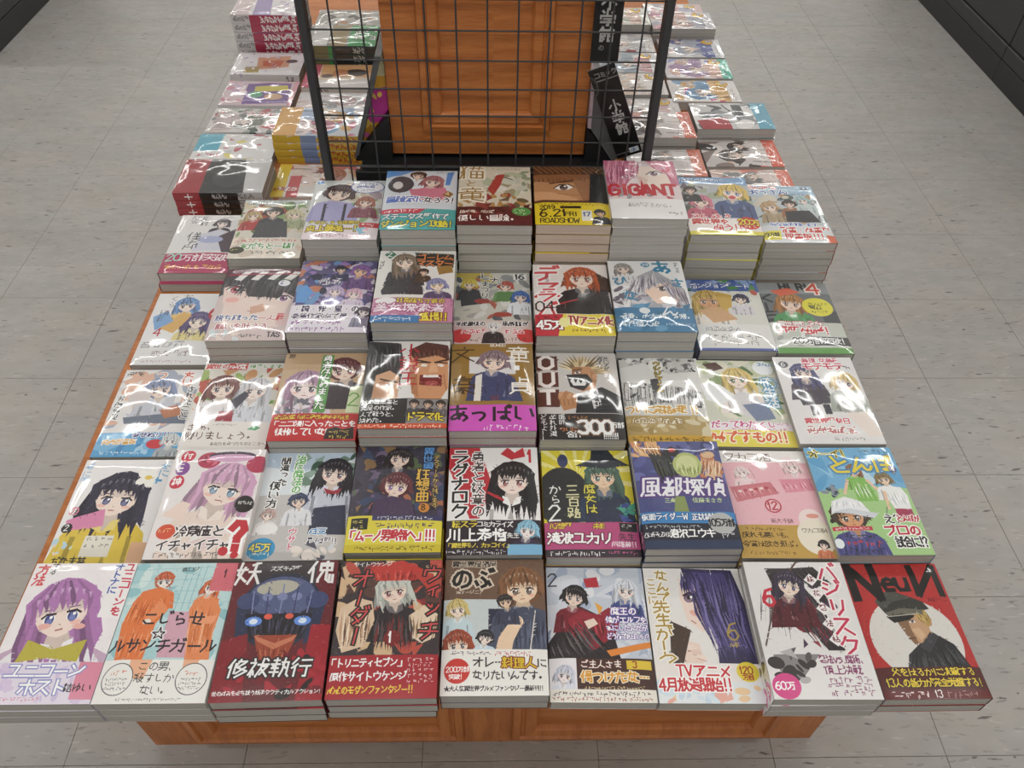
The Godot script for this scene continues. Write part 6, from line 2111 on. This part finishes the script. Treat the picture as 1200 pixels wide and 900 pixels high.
func stack(id: String, n: int, x: float, z: float, yaw: float, height: float, label: String, w := 0.1305, d := 0.1845, turn := 0.0, page := "b9b6b1") -> void:
	paint(id)
	if not dabbed:
		dab(700)
	im.adjust_bcs(1.0, 0.97, 0.9)
	var m := StandardMaterial3D.new()
	m.albedo_texture = tex(im)
	m.roughness = 0.4
	m.clearcoat_enabled = true
	m.clearcoat = 1.0
	m.clearcoat_roughness = 0.07
	var pitch := (height - TOP) / n
	var t := pitch - 0.0006
	var pages := page_material(page)
	var sd := float(hash(id) % 97)
	var group := "copies of the " + label if n > 1 else "single comics lying on the display table"
	var low: Node3D = null
	rng.seed = hash(id)
	for i in n:
		var o: Node3D
		var text := label if n == 1 else "%s, %s of stack" % [label, ORD[i]]
		if i == 0:
			o = one_book(id, text, group, w, d, t, m, pages, true, sd)
		elif low == null:
			o = one_book(id, text, group, w, d, t, m, pages, false, sd)
			low = o
		else:
			o = low.duplicate()
			o.name = numbered("comic_book")
			add_child(o)
			o.set_meta("label", text)
		var jx := 0.0 if i == 0 else rng.randf_range(-0.0016, 0.0016)
		var jz := 0.0 if i == 0 else rng.randf_range(-0.0012, 0.0018)
		if id == "11" and i == 1:
			jz = 0.009
		o.position = Vector3(x + jx, TOP + pitch * (n - 1 - i), z + jz)
		o.rotation.y = deg_to_rad(yaw + (0.0 if i == 0 else rng.randf_range(-0.5, 0.5))) + turn

func books() -> void:
	fade.seed = 9
	fade.frequency = 0.014
	fade.fractal_octaves = 1
	# front row to rear row: id, copies, x, z, yaw, height of the top cover, look
	for b in [
		["51", 3, -0.531, -0.465, -0.1, 0.520, "white comic with a purple-haired figure and green bow"],
		["52", 3, -0.400, -0.465, 0.0, 0.519, "pale blue comic with two orange-clad figures and a star"],
		["53", 3, -0.267, -0.465, 1.2, 0.522, "dark red comic with a blue helmeted head and glowing eyes"],
		["54", 3, -0.133, -0.468, 0.5, 0.518, "red and black comic with angular red lettering and number one"],
		["55", 2, 0.001, -0.476, -0.1, 0.505, "brown comic with a man in a dark apron and bystanders"],
		["56", 1, 0.135, -0.475, -0.9, 0.484, "pale blue comic with a dark-cloaked figure and purple lettering"],
		["57", 1, 0.267, -0.472, -0.8, 0.486, "white comic with long violet hair and gold lettering"],
		["58", 3, 0.397, -0.464, -0.6, 0.515, "white comic with a dark swordsman and crimson lettering"],
		["59", 2, 0.535, -0.469, 0.2, 0.500, "bright red comic with a white disc and capped man"],
		["41", 1, -0.547, -0.664, 0.3, 0.484, "white comic with a black-haired figure and pink phone"],
		["42", 3, -0.401, -0.658, 0.5, 0.515, "white comic with pale pink hair and red roses"],
		["43", 2, -0.271, -0.664, 0.8, 0.500, "blue-grey comic with green lettering and a long-haired figure"],
		["44", 3, -0.137, -0.668, 0.2, 0.512, "dark crowded comic with a broad yellow paper band"],
		["45", 3, 0.000, -0.664, 0.2, 0.511, "white comic with a red flag shape and black hair"],
		["46", 2, 0.136, -0.663, -0.2, 0.505, "yellow comic with a dark hat and pink paper band"],
		["47", 4, 0.267, -0.660, 0.1, 0.530, "violet-blue comic with white slanted lettering and grey badge"],
		["48", 3, 0.401, -0.656, -0.8, 0.512, "pink comic with an ochre paper band and number twelve"],
		["49", 3, 0.528, -0.654, 0.1, 0.522, "sky-blue comic with golfers and a white visor"],
		["31", 1, -0.546, -0.853, 0.4, 0.485, "pale grey comic with a sky-blue paper band"],
		["32", 2, -0.410, -0.851, 0.2, 0.503, "leafy green comic with two figures and a white band"],
		["33", 4, -0.271, -0.847, 0.5, 0.530, "tan comic with a green title strip and red band"],
		["34", 5, -0.135, -0.849, 0.4, 0.555, "comic with a shouting bespectacled man and black band"],
		["35", 5, -0.002, -0.852, 0.2, 0.546, "gold comic with large thin lettering and magenta band"],
		["36", 4, 0.134, -0.849, -0.5, 0.528, "grey comic with a spiky blond man in a mask"],
		["37", 2, 0.271, -0.853, -1.0, 0.513, "black and white sketched comic with gold lettering"],
		["38", 3, 0.398, -0.847, -1.2, 0.513, "pale green comic with a blond figure and yellow band"],
		["39", 3, 0.525, -0.843, -0.4, 0.525, "white comic with two uniformed figures and pink lettering"],
		["21", 1, -0.547, -1.050, 0.3, 0.484, "white comic with a red heart shape and number four"],
		["22", 5, -0.406, -1.042, 0.8, 0.548, "comic with black fringe, red eye and slanted white bars"],
		["23", 6, -0.270, -1.040, -0.3, 0.568, "violet crowded comic with a lilac paper band"],
		["24", 7, -0.131, -1.036, -0.1, 0.594, "white comic with orange lettering on a black plate"],
		["25", 4, -0.001, -1.043, 0.3, 0.540, "comic with four diners and number sixteen"],
		["26", 5, 0.134, -1.038, -0.2, 0.563, "comic with orange hair, coral lettering and yellow band"],
		["27", 5, 0.266, -1.038, -0.2, 0.572, "grey comic with teal brush lettering and blue band"],
		["28", 3, 0.410, -1.042, -0.8, 0.526, "comic with a tanned blond figure under blue lettering"],
		["29", 3, 0.541, -1.043, -0.7, 0.518, "grey comic with a yellow burst and red number four"],
		["11", 2, -0.559, -1.272, 0.5, 0.502, "white comic with a frilled dress and crimson band"],
		["12", 5, -0.418, -1.256, 1.0, 0.549, "green-brown comic with three figures in a wood"],
		["13", 8, -0.269, -1.232, 0.2, 0.609, "pale comic with a brown-haired boy and blue speech bubble"],
		["14", 10, -0.132, -1.228, 0.5, 0.633, "pale blue comic with pink clothes and turquoise band"],
		["15", 9, 0.002, -1.231, -0.5, 0.641, "beige comic with tall gold lettering and maroon band"],
		["16", 9, 0.138, -1.231, -0.7, 0.642, "brown comic with one close-up eye and yellow band"],
		["17", 11, 0.268, -1.230, -0.5, 0.656, "pink-haired close-up comic with red capitals and white band"],
		["18", 8, 0.415, -1.248, -1.2, 0.610, "grey comic with a blond boy and red round badge"],
		["19", 7, 0.557, -1.262, -0.3, 0.583, "pale blue comic with travellers and red lettering"],
	]:
		stack(b[0], b[1], b[2], b[3], b[4], b[5], b[6], 0.1305, 0.1845, 0.0, "cdbcae" if b[0] == "16" else "b9b6b1")
	# side columns: spines to the front on the left, fore-edges to the front on the right
	for b in [
		["L1", 3, -0.566, -1.481, 0.520, 0.182, 0.128, "black and red comic with a white cross on its spine"],
		["L2", 1, -0.588, -1.648, 0.485, 0.182, 0.128, "white comic with a light blue corner"],
		["L3", 1, -0.588, -1.778, 0.484, 0.173, 0.113, "grey comic scattered with red and green print"],
		["L4", 1, -0.584, -1.909, 0.486, 0.178, 0.127, "purple comic with a yellow streak"],
		["L5", 1, -0.588, -2.060, 0.492, 0.178, 0.128, "white comic with an orange figure and plain spine"],
		["L6", 5, -0.598, -2.213, 0.580, 0.182, 0.128, "white comic with a crimson spine and white capitals"],
		["M1", 1, -0.385, -1.521, 0.484, 0.176, 0.128, "cream comic with a red strip and yellow end"],
		["M2", 4, -0.394, -1.682, 0.535, 0.190, 0.126, "pastel comic with a yellow spine"],
		["M3", 1, -0.392, -1.860, 0.486, 0.182, 0.110, "grey speckled comic with a small gold strip"],
		["M4", 1, -0.394, -1.998, 0.490, 0.182, 0.126, "orange comic with dark heads and a magenta end"],
		["M5", 3, -0.400, -2.142, 0.532, 0.182, 0.128, "grey comic with a green title block and black spine"],
		["M6", 2, -0.402, -2.285, 0.515, 0.182, 0.128, "grey-brown comic with a pale spine"],
		["R1", 1, 0.570, -1.508, 0.485, 0.176, 0.128, "pinkish comic with a coral end beside the travellers"],
		["R2", 1, 0.568, -1.642, 0.485, 0.178, 0.116, "dark-haired comic with a coral end and no badge"],
		["R3", 2, 0.567, -1.768, 0.510, 0.185, 0.124, "white and grey comic with a light blue end"],
		["R4", 1, 0.536, -1.937, 0.487, 0.174, 0.113, "white comic with a blue picture and yellow badge"],
		["R5", 1, 0.541, -2.067, 0.485, 0.174, 0.113, "lilac comic with a green end and yellow badge"],
		["R6", 1, 0.545, -2.192, 0.484, 0.174, 0.113, "grey-blue comic with a dark blue patch and yellow badge"],
		["R7", 2, 0.537, -2.318, 0.508, 0.178, 0.113, "pale rose comic with a yellow badge and grey fore-edge"],
		["R8", 1, 0.537, -2.440, 0.484, 0.174, 0.113, "pink-white comic with a yellow badge"],
		["Q1", 1, 0.388, -1.600, 0.485, 0.174, 0.113, "pale comic with a salmon end beside the grid post"],
		["Q2", 2, 0.380, -1.724, 0.510, 0.174, 0.120, "dusty pink comic with a salmon end"],
		["Q3", 1, 0.374, -1.845, 0.484, 0.174, 0.113, "plain white comic with a yellow badge"],
		["Q4", 1, 0.360, -1.964, 0.492, 0.160, 0.118, "peach comic with a grey figure and yellow badge"],
		["Q5", 1, 0.362, -2.100, 0.485, 0.168, 0.118, "pale blue comic with a yellow badge"],
		["Q7", 1, 0.362, -2.222, 0.485, 0.168, 0.113, "white comic with a maroon corner and no badge"],
		["Q6", 2, 0.362, -2.345, 0.508, 0.168, 0.118, "greenish white comic with a yellow badge"],
	]:
		var left: bool = b[0][0] in "LM"
		rng.seed = hash(b[0])
		stack(b[0], b[1], b[2], b[3], rng.randf_range(-1.0, 1.0), b[4], b[7], b[6], b[5], -PI / 2 if left else PI / 2)
